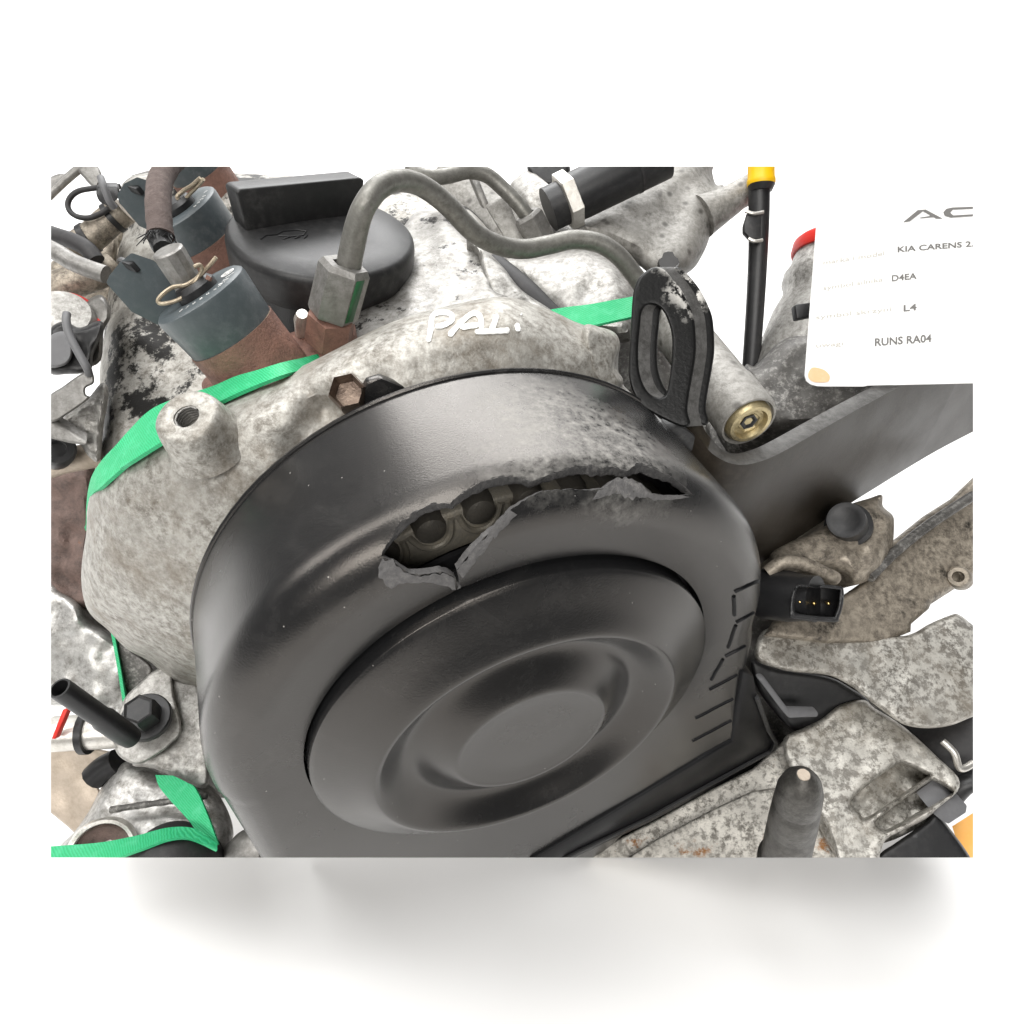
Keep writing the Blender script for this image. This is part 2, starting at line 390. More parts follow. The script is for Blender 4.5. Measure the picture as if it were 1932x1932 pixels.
def slab(pts, ext, bev=.001, seg=2):
    """a solid from a 3-D outline (camera-space points) extruded along ext, edges rounded"""
    bm = bmesh.new(); a = [bm.verts.new(p) for p in pts]; f = bm.faces.new(a)
    r = bmesh.ops.extrude_face_region(bm, geom=[f]); vs_ = [v for v in r['geom'] if isinstance(v, bmesh.types.BMVert)]
    bmesh.ops.translate(bm, verts=vs_, vec=ext); bmesh.ops.recalc_face_normals(bm, faces=bm.faces)
    if bev: bmesh.ops.bevel(bm, geom=bm.edges[:], offset=bev, segments=seg, affect='EDGES', profile=.5, clamp_overlap=True)
    return bm
def strip(e1, e2, th=.0012, n=8, across=4, wav=0, bm=None):
    """webbing between two 3-D edge lines"""
    a = catmull(e1, n); b = catmull(e2, n); bm = bm or bmesh.new(); rows = []; back = []
    for i, (p, q) in enumerate(zip(a, b)):
        t = a[min(i + 1, len(a) - 1)] - a[max(i - 1, 0)]
        nn = t.cross(q - p)
        if nn.length < 1e-12: nn = Vector((0, 0, 1))
        nn.normalize()
        if nn.z < 0: nn = -nn
        row = [p.lerp(q, k / across) + nn * wav * noise.noise(p.lerp(q, k / across) * 60) for k in range(across + 1)]
        rows.append([bm.verts.new(v) for v in row]); back.append([bm.verts.new(v - nn * th) for v in row])
    for g, fl in ((rows, 0), (back, 1)):
        for r0, r1 in zip(g, g[1:]):
            for k in range(across): bm.faces.new((r0[k], r0[k + 1], r1[k + 1], r1[k]))
    for k in (0, across):
        for i in range(len(rows) - 1): bm.faces.new((rows[i][k], rows[i + 1][k], back[i + 1][k], back[i][k]))
    for i in (0, -1):
        for k in range(across): bm.faces.new((rows[i][k], rows[i][k + 1], back[i][k + 1], back[i][k]))
    return bm
def boxb(c, x, y, z, bev=.001, seg=2, bm=None):
    """box with centre c and half-axis vectors"""
    bm2 = bmesh.new(); vv = [bm2.verts.new(c + x * i + y * j + z * k) for i in (-1, 1) for j in (-1, 1) for k in (-1, 1)]
    for f in ((0, 1, 3, 2), (4, 6, 7, 5), (0, 4, 5, 1), (2, 3, 7, 6), (0, 2, 6, 4), (1, 5, 7, 3)): bm2.faces.new([vv[i] for i in f])
    bmesh.ops.recalc_face_normals(bm2, faces=bm2.faces)
    if bev: bmesh.ops.bevel(bm2, geom=bm2.edges[:], offset=bev, segments=seg, affect='EDGES', profile=.5, clamp_overlap=True)
    return bm2
def text_bm(s, size, fn, shear=0, bold=.0):
    """lettering as thin geometry; fn maps text-plane (x, y in letter units) to camera space"""
    cu = bpy.data.curves.new('lettering', 'FONT'); cu.body = s; cu.size = 1; cu.resolution_u = 3; cu.shear = shear; cu.offset = bold
    o = bpy.data.objects.new('lettering', cu); COL.objects.link(o)
    me = o.to_mesh(); bm = bmesh.new(); bm.from_mesh(me); o.to_mesh_clear()
    bpy.data.objects.remove(o); bpy.data.curves.remove(cu)
    wd = max(v.co.x for v in bm.verts)
    for v in bm.verts: v.co = fn(v.co.x / wd, v.co.y / .7)
    return bm
def lin(a, b, c):
    """depth function through three (x, y, d) points"""
    m = np.array([[p[0], p[1], 1] for p in (a, b, c)], float); k = np.linalg.solve(m, np.array([p[2] for p in (a, b, c)]))
    return lambda x, y: k[0] * x + k[1] * y + k[2]
BACK = -A * .02
DOWN = -UP
# ================================================================== setting
def build_floor():
    bm = bmesh.new(); prof = [(-2.5, 0), (1.3, 0)]
    for k in range(1, 13):
        t = k / 12 * math.pi / 2; prof.append((1.3 + .9 * math.sin(t), .9 - .9 * math.cos(t)))
    prof += [(2.2, 3.2)]
    rows = [[bm.verts.new((x, y, z)) for x in (-4, 4)] for y, z in prof]
    for a, b in zip(rows, rows[1:]): bm.faces.new((a[0], a[1], b[1], b[0]))
    me = bpy.data.meshes.new('floor'); bm.to_mesh(me); bm.free(); me.materials.append(M['floor'])
    me.polygons.foreach_set('use_smooth', [True] * len(me.polygons))
    o = bpy.data.objects.new('floor', me); COL.objects.link(o); o['kind'] = 'structure'
build_floor()
# ================================================================== engine block, the mass that carries everything
blk = [(250, 330), (520, 345), (900, 360), (1000, 400), (1120, 440), (1210, 560), (1260, 660), (1320, 760), (1480, 790), (1580, 830), (1560, 960),
       (1520, 1060), (1560, 1150), (1640, 1250), (1720, 1330), (1740, 1420), (1720, 1520), (1640, 1600), (1560, 1680), (520, 1680), (330, 1560), (250, 1440), (215, 1250), (190, 1080), (200, 900), (220, 700), (240, 500)]
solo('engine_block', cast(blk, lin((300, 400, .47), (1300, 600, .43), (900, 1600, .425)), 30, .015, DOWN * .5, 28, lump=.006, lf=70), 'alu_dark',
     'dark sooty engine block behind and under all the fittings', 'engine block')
# ================================================================== timing cover
def make_cover():
    t = Thing('timing_cover', 'black moulded plastic timing cover with a ragged hole torn in its shoulder', 'cover', C1 - UP * .15 - A * .03)
    RI = .0791; rho = .015; zb = -.0603; zf = .002
    def Rw(th):
        c, s = math.cos(th), math.sin(th)
        if s > 0: return CR
        side = float(np.interp(-s, [0, .12, .3, .43, .56, .66, .70, .8], [.110, .1135, .1155, .1185, .1235, .1345, .1410, .142])) if c > 0 else .1095
        d1 = side / max(abs(c), 1e-3); d2 = (.165 + .06 * min(1, max(0, (.5 - c) / .35))) / max(1e-3, -s + .207 * c); k = 24
        return (d1 ** -k + d2 ** -k) ** (-1 / k)
    wall = (-rho) - zb + zf; fil = rho * math.pi / 2; face0 = CR - rho - RI; lipd = .006
    S1 = wall; S2 = S1 + fil; S3 = S2 + face0; S4 = S3 + lipd
    def surf(th, s):
        Rr = Rw(th)
        if s < S1: r = Rr * (1 + .0 * s) + .0006 * (1 - s / S1); z = zb + s
        elif s < S2:
            a = (s - S1) / rho; r = Rr - rho * (1 - math.cos(a)); z = zf - rho + rho * math.sin(a)
        elif s < S3:
            k = (s - S2) / face0; r = (Rr - rho) * (1 - k) + RI * k; z = zf - .002 * k
        else: r = RI - .0004; z = zf - .002 - (s - S3)
        return C1 + A * z + (U * math.cos(th) + UP * math.sin(th)) * r
    # coarse surface to locate the torn hole on it
    T0 = -math.pi / 2; nt_, ns = 180, 60
    vs_ = [surf(T0 + 2 * math.pi * i / nt_, S4 * j / ns) for i in range(nt_ + 1) for j in range(ns + 1)]
    fs = [(i * (ns + 1) + j, (i + 1) * (ns + 1) + j, (i + 1) * (ns + 1) + j + 1, i * (ns + 1) + j + 1) for i in range(nt_) for j in range(ns)]
    bv = BVHTree.FromPolygons(vs_, fs)
    def locate(x, y):
        h = bv.ray_cast(Vector((0, 0, 0)), ray(x, y).normalized())
        if h[0] is None:
            q = cam(x, y, DA(x, y, zf - .002)) - C1; th = math.atan2(q.dot(UP), q.dot(U))
            return (th + 2 * math.pi if th < T0 else th, S3 - .0004)
        q = h[0] - C1; th = math.atan2(q.dot(UP), q.dot(U)); r = (q - A * q.dot(A)).length; z = q.dot(A)
        best = min(((surf(th, S4 * j / 600) - h[0]).length, S4 * j / 600) for j in range(601))
        if th < T0: th += 2 * math.pi
        return (th, best[1])
    hole = [(720, 1049), (727, 1030), (751, 995), (781, 967), (810, 952), (838, 948), (848, 951), (861, 938), (903, 911), (945, 899), (975, 900), (1002, 909), (1030, 898), (1052, 890), (1085, 880), (1111, 878), (1128, 884), (1155, 880), (1184, 890), (1196, 878), (1210, 876), (1237, 885), (1272, 902), (1292, 918), (1308, 934),
            (1285, 934), (1258, 936), (1231, 932), (1222, 922), (1200, 907), (1182, 903), (1163, 903), (1140, 921), (1115, 925), (1080, 922), (1023, 926), (993, 941), (964, 961), (935, 996), (913, 1014), (880, 1052), (862, 1076), (866, 1088), (870, 1113), (864, 1115), (861, 1092), (850, 1083), (833, 1078), (805, 1083), (774, 1083), (746, 1062)]
    hp = []
    for a, b in zip(hole, hole[1:] + hole[:1]):
        k = max(1, int(math.dist(a, b) / 5))
        for j in range(k):
            x = a[0] + (b[0] - a[0]) * j / k; y = a[1] + (b[1] - a[1]) * j / k
            jx = 2.4 * noise.noise(Vector((x * .2, y * .2, 0))); jy = 2.4 * noise.noise(Vector((x * .2, y * .2, 9)))
            hp.append(locate(x + jx, y + jy))
    hp = [(p[0] * .1, p[1]) for p in hp]
    # dense grid in (angle, run) space, constrained at the hole
    Wd = 2 * math.pi * .1; x0 = T0 * .1
    outer = [(x0 + Wd * i / 200, 0) for i in range(200)] + [(x0 + Wd, S4 * j / 50) for j in range(50)] + [(x0 + Wd - Wd * i / 200, S4) for i in range(200)] + [(x0, S4 - S4 * j / 50) for j in range(50)]
    def keyrow(s): return [(x0 + Wd * (i + .5) / 220, s) for i in range(219)]
    ex = []
    for s in (S3, S2, S1, (S1 + S2) / 2, S1 + fil * .25, S1 + fil * .75): ex += keyrow(s)
    gx, gy = np.meshgrid(np.arange(x0 + .002, x0 + Wd - .001, .0024), np.arange(.002, S4 - .001, .0024))
    g = np.concatenate([np.stack([gx.ravel(), gy.ravel()], 1), np.array(ex)])
    g = g[~inside(hp, g)]; g = g[segdist(hp, g) > .0012]; g = g[segdist(outer, g) > .0012]
    for sr in (S2, S3, S1): g = g[(np.abs(g[:, 1] - sr) > .0009) | (np.abs(g[:, 1] - sr) < 1e-9)]
    V = [Vector(p) for p in outer] + [Vector(p) for p in hp]; n1 = len(outer); n2 = len(hp)
    Ed = [(i, (i + 1) % n1) for i in range(n1)] + [(n1 + i, n1 + (i + 1) % n2) for i in range(n2)]
    V += [Vector(p) for p in g]
    for sr in (S2, S3):
        idx = [n1 + n2 + i for i in np.nonzero(np.abs(g[:, 1] - sr) < 1e-9)[0]]
        idx.sort(key=lambda i: V[i].x)
        Ed += [(i, j) for i, j in zip(idx, idx[1:]) if abs(V[i].x - V[j].x) < .0035]
    v2, tri = keep_inside(delaunay_2d_cdt(V, Ed, [], 0, 1e-6), [outer, hp])
    bm = bmesh.new(); mv = [bm.verts.new(surf(v[0] / .1, max(0, min(S4, v[1])))) for v in v2]
    for f in tri:
        try: bm.faces.new([mv[i] for i in f])
        except ValueError: pass
    bmesh.ops.remove_doubles(bm, verts=bm.verts, dist=2e-5)
    # thickness: an inner skin offset along the normals, joined at every open edge
    bm.normal_update(); bmesh.ops.recalc_face_normals(bm, faces=bm.faces)
    bm.normal_update()
    tst = max(bm.verts, key=lambda v: v.co.dot(UP)); sg = 1 if tst.normal.dot(UP) > 0 else -1
    ov = bm.verts[:]; of = bm.faces[:]; be = [e for e in bm.edges if e.is_boundary]
    iv = {v: bm.verts.new(v.co - v.normal * sg * .0021) for v in ov}
    for f in of: bm.faces.new([iv[v] for v in reversed(f.verts)])
    for e in be:
        a, b = e.verts; q = bm.faces.new((a, b, iv[b], iv[a])); q.material_index = 1
    o = t.part('shell', bm, ['cover', 'dust'], 50)
    # whitened torn lips along the hole
    def lip(path, wd, name, mat='dust', lift=.0007):
        c = []; 
        for (x, y) in path:
            th, s = locate(x, y); p = surf(th, s); nn = (surf(th + .01, s) - p).cross(surf(th, min(S4, s + .001)) - p).normalized()
            if nn.z < 0: nn = -nn
            c.append((p, nn))
        P1 = [p + nn * lift for p, nn in c]; 
        return P1
    def lipstrip(p1, p2, nm, mt='dust', la=.0001, lb=.0001, lab='whitened ragged torn plastic edge'):
        a = lip(p1, 0, nm, lift=la); b = lip(p2, 0, nm, lift=lb)
        a = catmull(a, 10); b = catmull(b, 10); bm = bmesh.new(); g = []
        for i, (p, q) in enumerate(zip(a, b)):
            row = []
            for k in range(6):
                v = p.lerp(q, k / 5); h = .0003 + noise.noise(v * 900) * .0004 + noise.noise(v * 300) * .0003
                if k in (0, 5): v = v + (q - p) * noise.noise(v * 500 + Vector((k, 0, 0))) * .25
                row.append(bm.verts.new(v + Vector((0, 0, 1)) * (h if k not in (0,) else 0)))
            g.append(row)
        for r0, r1 in zip(g, g[1:]):
            for k in range(5): bm.faces.new((r0[k], r0[k + 1], r1[k + 1], r1[k]))
        ov = bm.verts[:]; be = [e for e in bm.edges if e.is_boundary]; iv = {v: bm.verts.new(v.co - Vector((0, 0, .0015))) for v in ov}
        for f in bm.faces[:]: bm.faces.new([iv[v] for v in reversed(f.verts)])
        for e in be: a_, b_ = e.verts; bm.faces.new((a_, b_, iv[b_], iv[a_]))
        t.part('torn_lip', bm, mt, 60, label=lab)
    lipstrip([(713, 1072), (716, 1090), (734, 1105), (775, 1100), (820, 1100), (845, 1108), (862, 1118)], [(722, 1052), (737, 1058), (752, 1068), (776, 1085), (805, 1085), (834, 1080), (857, 1090)], 0)
    lipstrip([(1115, 947), (1140, 937), (1165, 934), (1190, 941), (1215, 938), (1250, 944), (1300, 938)], [(1128, 925), (1142, 921), (1163, 903), (1186, 903), (1210, 914), (1231, 932), (1284, 934)], 1)
    lipstrip([(872, 1090), (905, 1050), (940, 1008), (975, 970)], [(863, 1077), (892, 1038), (928, 1000), (962, 962)], 2)
    ue = [(719, 1050), (727, 1029), (751, 994), (781, 966), (810, 951), (838, 947), (850, 949), (861, 937), (903, 910), (945, 898), (975, 899), (1002, 908), (1030, 897), (1052, 889), (1085, 879), (1111, 877), (1128, 883), (1155, 879), (1184, 889), (1196, 877), (1210, 875), (1237, 884), (1272, 901), (1300, 926)]
    wdt = [4, 7, 9, 10, 10, 9, 9, 10, 11, 11, 9, 8, 9, 11, 13, 14, 12, 14, 9, 13, 14, 13, 9, 3]
    lipstrip(ue, [(x + k * .35, y + k) for (x, y), k in zip(ue, wdt)], 3, 'fracture', 0, -.0022, 'dark rough broken edge along the top of the hole')
    # dished centre
    prof = [(-.012, .0), (-.012, .0786), (-.004, .0785), (.0026, .0783), (.0040, .0776), (.0056, .0750), (.0098, .0665), (.0136, .0598), (.0141, .0578), (.0130, .0558), (.0080, .0505), (.0055, .0470), (.0048, .0440), (.0060, .0405), (.0100, .0345), (.0126, .0302), (.0130, .0284), (.0126, .0262), (.0116, .018), (.0112, .0)]
    pr = []
    for i in range(len(prof) - 1):
        if i < 3: pr.append(prof[i]); continue
        a, b, c, d = [Vector((q[0], q[1], 0)) for q in (prof[i - 1], prof[i], prof[i + 1], prof[min(i + 2, len(prof) - 1)])]
        for k in range(4):
            s = k / 4; v = .5 * ((2 * b) + (c - a) * s + (2 * a - 5 * b + 4 * c - d) * s * s + (3 * b - a - 3 * c + d) * s ** 3); pr.append((v.x, max(0, v.y)))
    pr.append(prof[-1])
    t.part('centre_dish', lathe(C1 - UP * .0019, C1 - UP * .0019 + A, pr, 128), 'cover', 40, label='stepped round dish moulded in the middle of the cover')
    t.part('groove_floor', lathe(C1 - A * .0125, C1 - A * .0105, [(0, 0), (0, .0818), (1, .0818), (1, 0)], 96), 'black')
    # stiffening ribs on the lower right of the face, coloured darker for groove shading
    for seg in ([(1430, 1096), (1386, 1116)], [(1384, 1125), (1386, 1160)], [(1421, 1156), (1389, 1174)], [(1388, 1180), (1374, 1221)], [(1405, 1219), (1368, 1238)], [(1364, 1244), (1342, 1282)],
                [(1390, 1273), (1338, 1301)], [(1383, 1318), (1312, 1355)], [(1380, 1359), (1306, 1398)], [(1387, 1391), (1316, 1429)]):
        q = []
        for k in range(7):
            x = seg[0][0] + (seg[1][0] - seg[0][0]) * k / 6; y = seg[0][1] + (seg[1][1] - seg[0][1]) * k / 6; q.append(surf(*locate(x, y)))
        t.part('rib', tube(q, .0008, 8, smooth=False), 'ribdark')
    # dark sealing tray under the cover
    fl = [(1000, 1668), (1045, 1643), (1089, 1617), (1226, 1553), (1252, 1539), (1462, 1426), (1471, 1408), (1466, 1393), (1450, 1375), (1430, 1310), (1424, 1277), (1402, 1268), (1380, 1400), (1040, 1602), (1000, 1625)]
    t.part('base_flange', slab([cam(x, y, DA(x, y, .003)) for x, y in fl], -A * .02, .0015), 'ribdark', label='glossy black flange along the bottom of the cover')
    t.part('flange_lip', tube([cam(x, y, DA(x, y, .0037)) for x, y in ((1428, 1316), (1450, 1378), (1464, 1400), (1452, 1418), (1252, 1527), (1226, 1542), (1089, 1607), (1030, 1638))], .0012, 8, smooth=False), 'black')
    t.part('rim_bead', tube([surf(math.radians(k), .0012) for k in range(-20, 201, 4)], .0011, 8, smooth=False), 'cover')
    # small mounting ear behind the rim
    ear = [(690, 790), (684, 740), (694, 722), (720, 714), (760, 730), (790, 745), (760, 790)]
    t.part('mounting_ear', slab([cam(x, y, DA(x, y, -.0665)) for x, y in ear], -A * .004, .0008), 'cover')
    return surf
def cover_mat():
    m, nt, b = new_mat('scuffed_cover_plastic'); tc = N(nt, 'ShaderNodeTexCoord')
    org = CM @ (C1 - UP * .15 - A * .03)
    n1 = noise_tex(nt, tc, 420, 8, .75); r1 = ramp(nt, n1, .56, .76)
    n2 = noise_tex(nt, tc, 22, 5, .6)
    f = N(nt, 'ShaderNodeMath', operation='MULTIPLY'); L(nt, r1, 0, f, 0); f.inputs[1].default_value = .08
    c = mixc(nt, f.outputs[0], (.0125, .0128, .0135), (.15, .145, .14))
    nsm = noise_tex(nt, tc, 55, 10, .72, .6); rsm = ramp(nt, nsm, .5, .78, (0, 0, 0, 1), (.07, .07, .07, 1)); c = mixc(nt, rsm.outputs[0], c, (.22, .21, .2))
    vor = N(nt, 'ShaderNodeTexVoronoi'); vor.inputs['Scale'].default_value = 130; L(nt, tc, 'Object', vor, 'Vector')
    rs = ramp(nt, vor, .0, .04, (1, 1, 1, 1), (0, 0, 0, 1)); c = mixc(nt, rs.outputs[0], c, (.5, .48, .45))
    fac = None
    for (x, y, z, rad) in ((1040, 790, -.04, .03), (1150, 830, -.03, .028), (1000, 850, -.03, .02), (1250, 880, -.01, .022), (790, 975, -.015, .008)):
        dd = None
        # point on the wall seen at this pixel
        best = None
        for k in range(400):
            d = .2 + k * .0005; qq = cam(x, y, d) - C1; r_ = (qq - A * qq.dot(A)).length
            if best is None or abs(r_ - CR) < best[0]: best = (abs(r_ - CR), d)
        pt = CM @ cam(x, y, best[1]) - org
        s = spot(nt, tc, pt, rad, .028)
        if fac is None: fac = s
        else:
            mx = N(nt, 'ShaderNodeMath', operation='MAXIMUM'); nt.links.new(fac, mx.inputs[0]); nt.links.new(s, mx.inputs[1]); fac = mx.outputs[0]
    ns = noise_tex(nt, tc, 330, 9, .75); rr_ = ramp(nt, ns, .38, .66); mul = N(nt, 'ShaderNodeMath', operation='MULTIPLY'); nt.links.new(fac, mul.inputs[0]); L(nt, rr_, 0, mul, 1)
    m3 = N(nt, 'ShaderNodeMath', operation='MULTIPLY'); nt.links.new(mul.outputs[0], m3.inputs[0]); m3.inputs[1].default_value = .8
    c = mixc(nt, m3.outputs[0], c, (.33, .32, .3))
    nt.links.new(c, b.inputs['Base Color'])
    mr = N(nt, 'ShaderNodeMapRange'); mr.inputs['To Min'].default_value = .2; mr.inputs['To Max'].default_value = .32; L(nt, n2, 'Fac', mr, 'Value')
    ad = N(nt, 'ShaderNodeMath', operation='MULTIPLY_ADD'); nt.links.new(mul.outputs[0], ad.inputs[0]); ad.inputs[1].default_value = .35; nt.links.new(mr.outputs[0], ad.inputs[2])
    nt.links.new(ad.outputs[0], b.inputs['Roughness']); b.inputs['Specular IOR Level'].default_value = .6; b.inputs['Specular Tint'].default_value = (1, .92, .84, 1)  # warm specular tint paints in the reflection of a brown floor
    nf = noise_tex(nt, tc, 1600, 3, .6); bump(nt, b, nf.outputs[0], .14, .0004)
    return m
M['cover'] = cover_mat()
make_cover()
# toothed wheel and belt seen through the hole
def make_belt():
    t = Thing('timing_belt', 'toothed drive wheel and belt glimpsed inside the torn hole', 'timing belt', C1 - UP * .1 - A * .035)
    seg = 240; teeth = 33
    def ringmesh(rfun, z0, z1, rin):
        bm = bmesh.new(); P = []
        for k in range(seg):
            th = 2 * math.pi * k / seg; e = U * math.cos(th) + UP * math.sin(th); r = rfun(th)
            P.append([bm.verts.new(C1 + e * rin + A * z0), bm.verts.new(C1 + e * r + A * z0), bm.verts.new(C1 + e * r + A * (z1 - .001)), bm.verts.new(C1 + e * (r - .001) + A * z1), bm.verts.new(C1 + e * rin + A * z1)])
        for k in range(seg):
            a, b = P[k], P[(k + 1) % seg]
            for j in range(5): bm.faces.new((a[j], b[j], b[(j + 1) % 5], a[(j + 1) % 5]))
        return bm
    wave = lambda th: .0885
    t.part('toothed_rim', ringmesh(wave, -.05, -.0215, .0728), 'greybelt', 50)
    t.part('belt_band', ringmesh(lambda th: .0965 + .0006 * math.sin(40 * th), -.052, -.0405, .0905), 'blackrub', 50)
    t.part('hub', lathe(C1 - A * .055, C1 - A * .045, [(0, 0), (0, .0725), (1, .062), (1, 0)], 48), 'black')
    t.part('back_plate', lathe(C1 - A * .0605, C1 - A * .0565, [(0, 0), (0, .104), (1, .104), (1, 0)], 64), 'black')
    for k in range(3, 17):
        th = (2 * math.pi * k - .8) / teeth + .0; th0 = math.radians(94) + (k - 10) * 2 * math.pi / teeth
        e = U * math.cos(th0) + UP * math.sin(th0)
        t.part('tooth', lathe(C1 + e * .0862 - A * .046, C1 + e * .0862 - A * .0185, [(0, 0), (0, .0056), (.84, .0056), (.96, .0048), (1, .003), (1, 0)], 20), 'toothsteel')
        t.part('pocket_lip', tube([C1 - A * .0212 + (U * math.cos(a_) + UP * math.sin(a_)) * rr_ for a_, rr_ in ((th0 - .082, .0868), (th0 - .066, .0812), (th0 - .035, .0782), (th0, .0775), (th0 + .035, .0782), (th0 + .066, .0812), (th0 + .082, .0868))], .0011, 8), 'greybelt')
make_belt()
# ================================================================== cast head cover behind the timing cover
def dhead(x, y):
    off = -.0655
    for _ in range(40):
        q = cam(x, y, DA(x, y, off)) - C1; r = (q - A * q.dot(A)).length
        e = r - .106; off = off * .6 + .4 * (-.0655 - .8 * (e if e > .004 else max(0, e + .004) ** 2 / .016))
    return DA(x, y, off)
head_out = [(163, 1000), (166, 930), (193, 880), (245, 828), (318, 786), (400, 760), (470, 732), (550, 700), (620, 666), (690, 630), (760, 600), (850, 576), (950, 560), (1030, 582), (1085, 607), (1130, 622), (1160, 632), (1167, 660), (1172, 720), (1230, 790), (1200, 900), (1000, 1000), (700, 1150), (560, 1330), (395, 1300), (330, 1292), (285, 1250), (240, 1225), (205, 1190), (165, 1150), (153, 1085)]
def edge_d(x, y): return dhead(x, y)
def make_head():
    t = Thing('cylinder_head_cover', 'big stained cast aluminium head cover marked PALi in white paint', 'head cover', cam(400, 1250, .36))
    bm = cast(head_out, dhead, 85, .03, -A * .03, 9, lump=.0006, lf=60, bumps=[(612, 775, 45, .012), (690, 715, 40, .006), (560, 850, 40, .005)])
    global HB
    HB = hb = BVHTree.FromBMesh(bm)
    t.part('casting', bm, 'alu_head')
    # threaded boss
    base = cam(394, 834, dhead(402, 842) + .004); face = cam(350, 784, dhead(402, 842) - .010); d = -face.z
    L_ = (face - base).length
    t.part('boss', lathe(base, face, [(0, 0), (0, pxl(86, d)), (.15, pxl(76, d)), (.75, pxl(66, d)), (.93, pxl(61, d)), (1, pxl(53, d)), (1, pxl(29, d)), (.97, pxl(25, d)), (.5, pxl(23, d)), (.5, 0)], 40, wob=.01), 'alu_head', 50, label='round cast boss with a threaded hole')
    ax = (face - base).normalized(); x_ = ax.orthogonal().normalized(); y_ = ax.cross(x_); pts = []
    for k in range(60):
        a = k / 10 * 2 * math.pi; pts.append(face - ax * (.001 + .0012 * k / 10) + (x_ * math.cos(a) + y_ * math.sin(a)) * pxl(24.5, d))
    t.part('thread', tube(pts, .00045, 6, smooth=False), 'steel')
    for st in ([(808, 643), (813, 618), (817, 593), (834, 587), (851, 591), (852, 602), (838, 611), (821, 614)], [(847, 632), (872, 604), (893, 589), (906, 596), (909, 622)], [(868, 616), (905, 610)], [(938, 591), (931, 612), (926, 621)], [(896, 624), (930, 623), (962, 621)], [(975, 608), (979, 623)], [(983, 590), (985, 591)]):
        st = [(x, y + 3) for x, y in st]
        cl = [(p.x, p.y) for p in catmull([(x, y, 0) for x, y in st], 8)] if len(st) > 2 else [(st[0][0] + (st[1][0] - st[0][0]) * k / 8, st[0][1] + (st[1][1] - st[0][1]) * k / 8) for k in range(9)]
        ln = [0]
        for p, q in zip(cl, cl[1:]): ln.append(ln[-1] + math.dist(p, q))
        bm = bmesh.new(); top = []; und = []
        for i, (x, y) in enumerate(cl):
            p, q = cl[max(i - 1, 0)], cl[min(i + 1, len(cl) - 1)]; tx, ty = q[0] - p[0], q[1] - p[1]; m = math.hypot(tx, ty) or 1
            e = min(ln[i], ln[-1] - ln[i]) / 4; hw = (4.9 + 1.2 * noise.noise(Vector((x * .15, y * .15, 2)))) * math.sqrt(max(.12, 1 - (1 - min(1, e)) ** 2))
            r0, r1 = [], []
            for k in range(-2, 3):
                X, Y = x - ty / m * hw * k / 2, y + tx / m * hw * k / 2
                h = hb.ray_cast(Vector((0, 0, 0)), ray(X, Y).normalized())[0] or cam(X, Y, dhead(X, Y))
                o_ = (UP * .7 - h.normalized() * .7) * (.0006 - .00012 * abs(k))
                r0.append(bm.verts.new(h + o_)); r1.append(bm.verts.new(h - o_ * .5))
            top.append(r0); und.append(r1)
        for g_ in (top, und):
            for r0, r1 in zip(g_, g_[1:]):
                for k in range(4): bm.faces.new((r0[k], r0[k + 1], r1[k + 1], r1[k]))
        for k in (0, 4):
            for i in range(len(top) - 1): bm.faces.new((top[i][k], top[i + 1][k], und[i + 1][k], und[i][k]))
        for i in (0, -1):
            for k in range(4): bm.faces.new((top[i][k], top[i][k + 1], und[i][k + 1], und[i][k]))
        t.part('paint_stroke', bm, 'paint', 60)
make_head()
def hex_bolt(name, label, cat, face, base, r, mat, washer=None, group=None, phase=.3, dome=.15):
    t = Thing(name, label, cat, base, group); ax = (face - base)
    t.part('hex_head', lathe(base, face, [(0, 0), (0, r), (.86, r), (1, r * .88), (1 - dome * .3, r * .72), (1 - dome * .3, 0)], 6, phase), mat, 25)
    if washer: t.part('washer', lathe(base - ax * .25, base + ax * .05, [(0, 0), (0, washer), (.8, washer), (1, washer * .95), (1, 0)], 32), mat, 35)
    return t
d = dhead(651, 740)
hex_bolt('bolt', 'browned hex bolt in the pocket beside the timing cover rim', 'bolt', cam(653, 736, DA(653, 736, -.0665)), cam(672, 762, DA(672, 762, -.082)), pxl(37, d), 'boltbrown', pxl(46, d), phase=.5, dome=1.)
# ================================================================== green lashing strap
def g(x, y):
    h = HB.ray_cast(Vector((0, 0, 0)), ray(x, y).normalized())[0]
    return -h.z + .002 if h else dhead(x, y) + .03
e1 = [(161, 1000, g(161, 1000) + .016), (164, 948, g(170, 948) + .012), (172, 902, g(180, 902) + .006), (190, 872, g(200, 872)), (216, 841, g(225, 850)), (240, 812, g(250, 820)), (272, 780, g(275, 800)), (312, 758, g(312, 780)), (397, 729, g(397, 755)), (450, 708, g(450, 735)), (528, 685, g(528, 715) + .004), (600, 668, g(600, 690) + .04), (700, 645, .33), (860, 620, .34), (1041, 584, .318), (1115, 573, .312), (1230, 553, .305)]
e2 = [(163, 1003, g(163, 1003) + .016), (170, 942, g(172, 942) + .008), (190, 918, g(195, 918)), (224, 888, g(224, 888)), (262, 861, g(262, 861)), (296, 830, g(296, 830)), (330, 802, g(330, 802)), (370, 780, g(370, 780)), (424, 753, g(424, 760)), (474, 729, g(474, 740)), (540, 706, g(540, 722) + .006), (610, 690, g(610, 700) + .04), (710, 668, .325), (880, 645, .335), (1050, 627, .313), (1115, 614, .307), (1230, 590, .3)]
t = Thing('lashing_strap', 'bright green webbing strap drawn tight over the head cover and under the boss', 'strap', cam(200, 900, .3))
t.part('webbing', strip([cam(x, y, d - .0062) for x, y, d in e1], [cam(x, y, d - .0062) for x, y, d in e2], .0014, 8, 5, .0006), 'strap', 60)
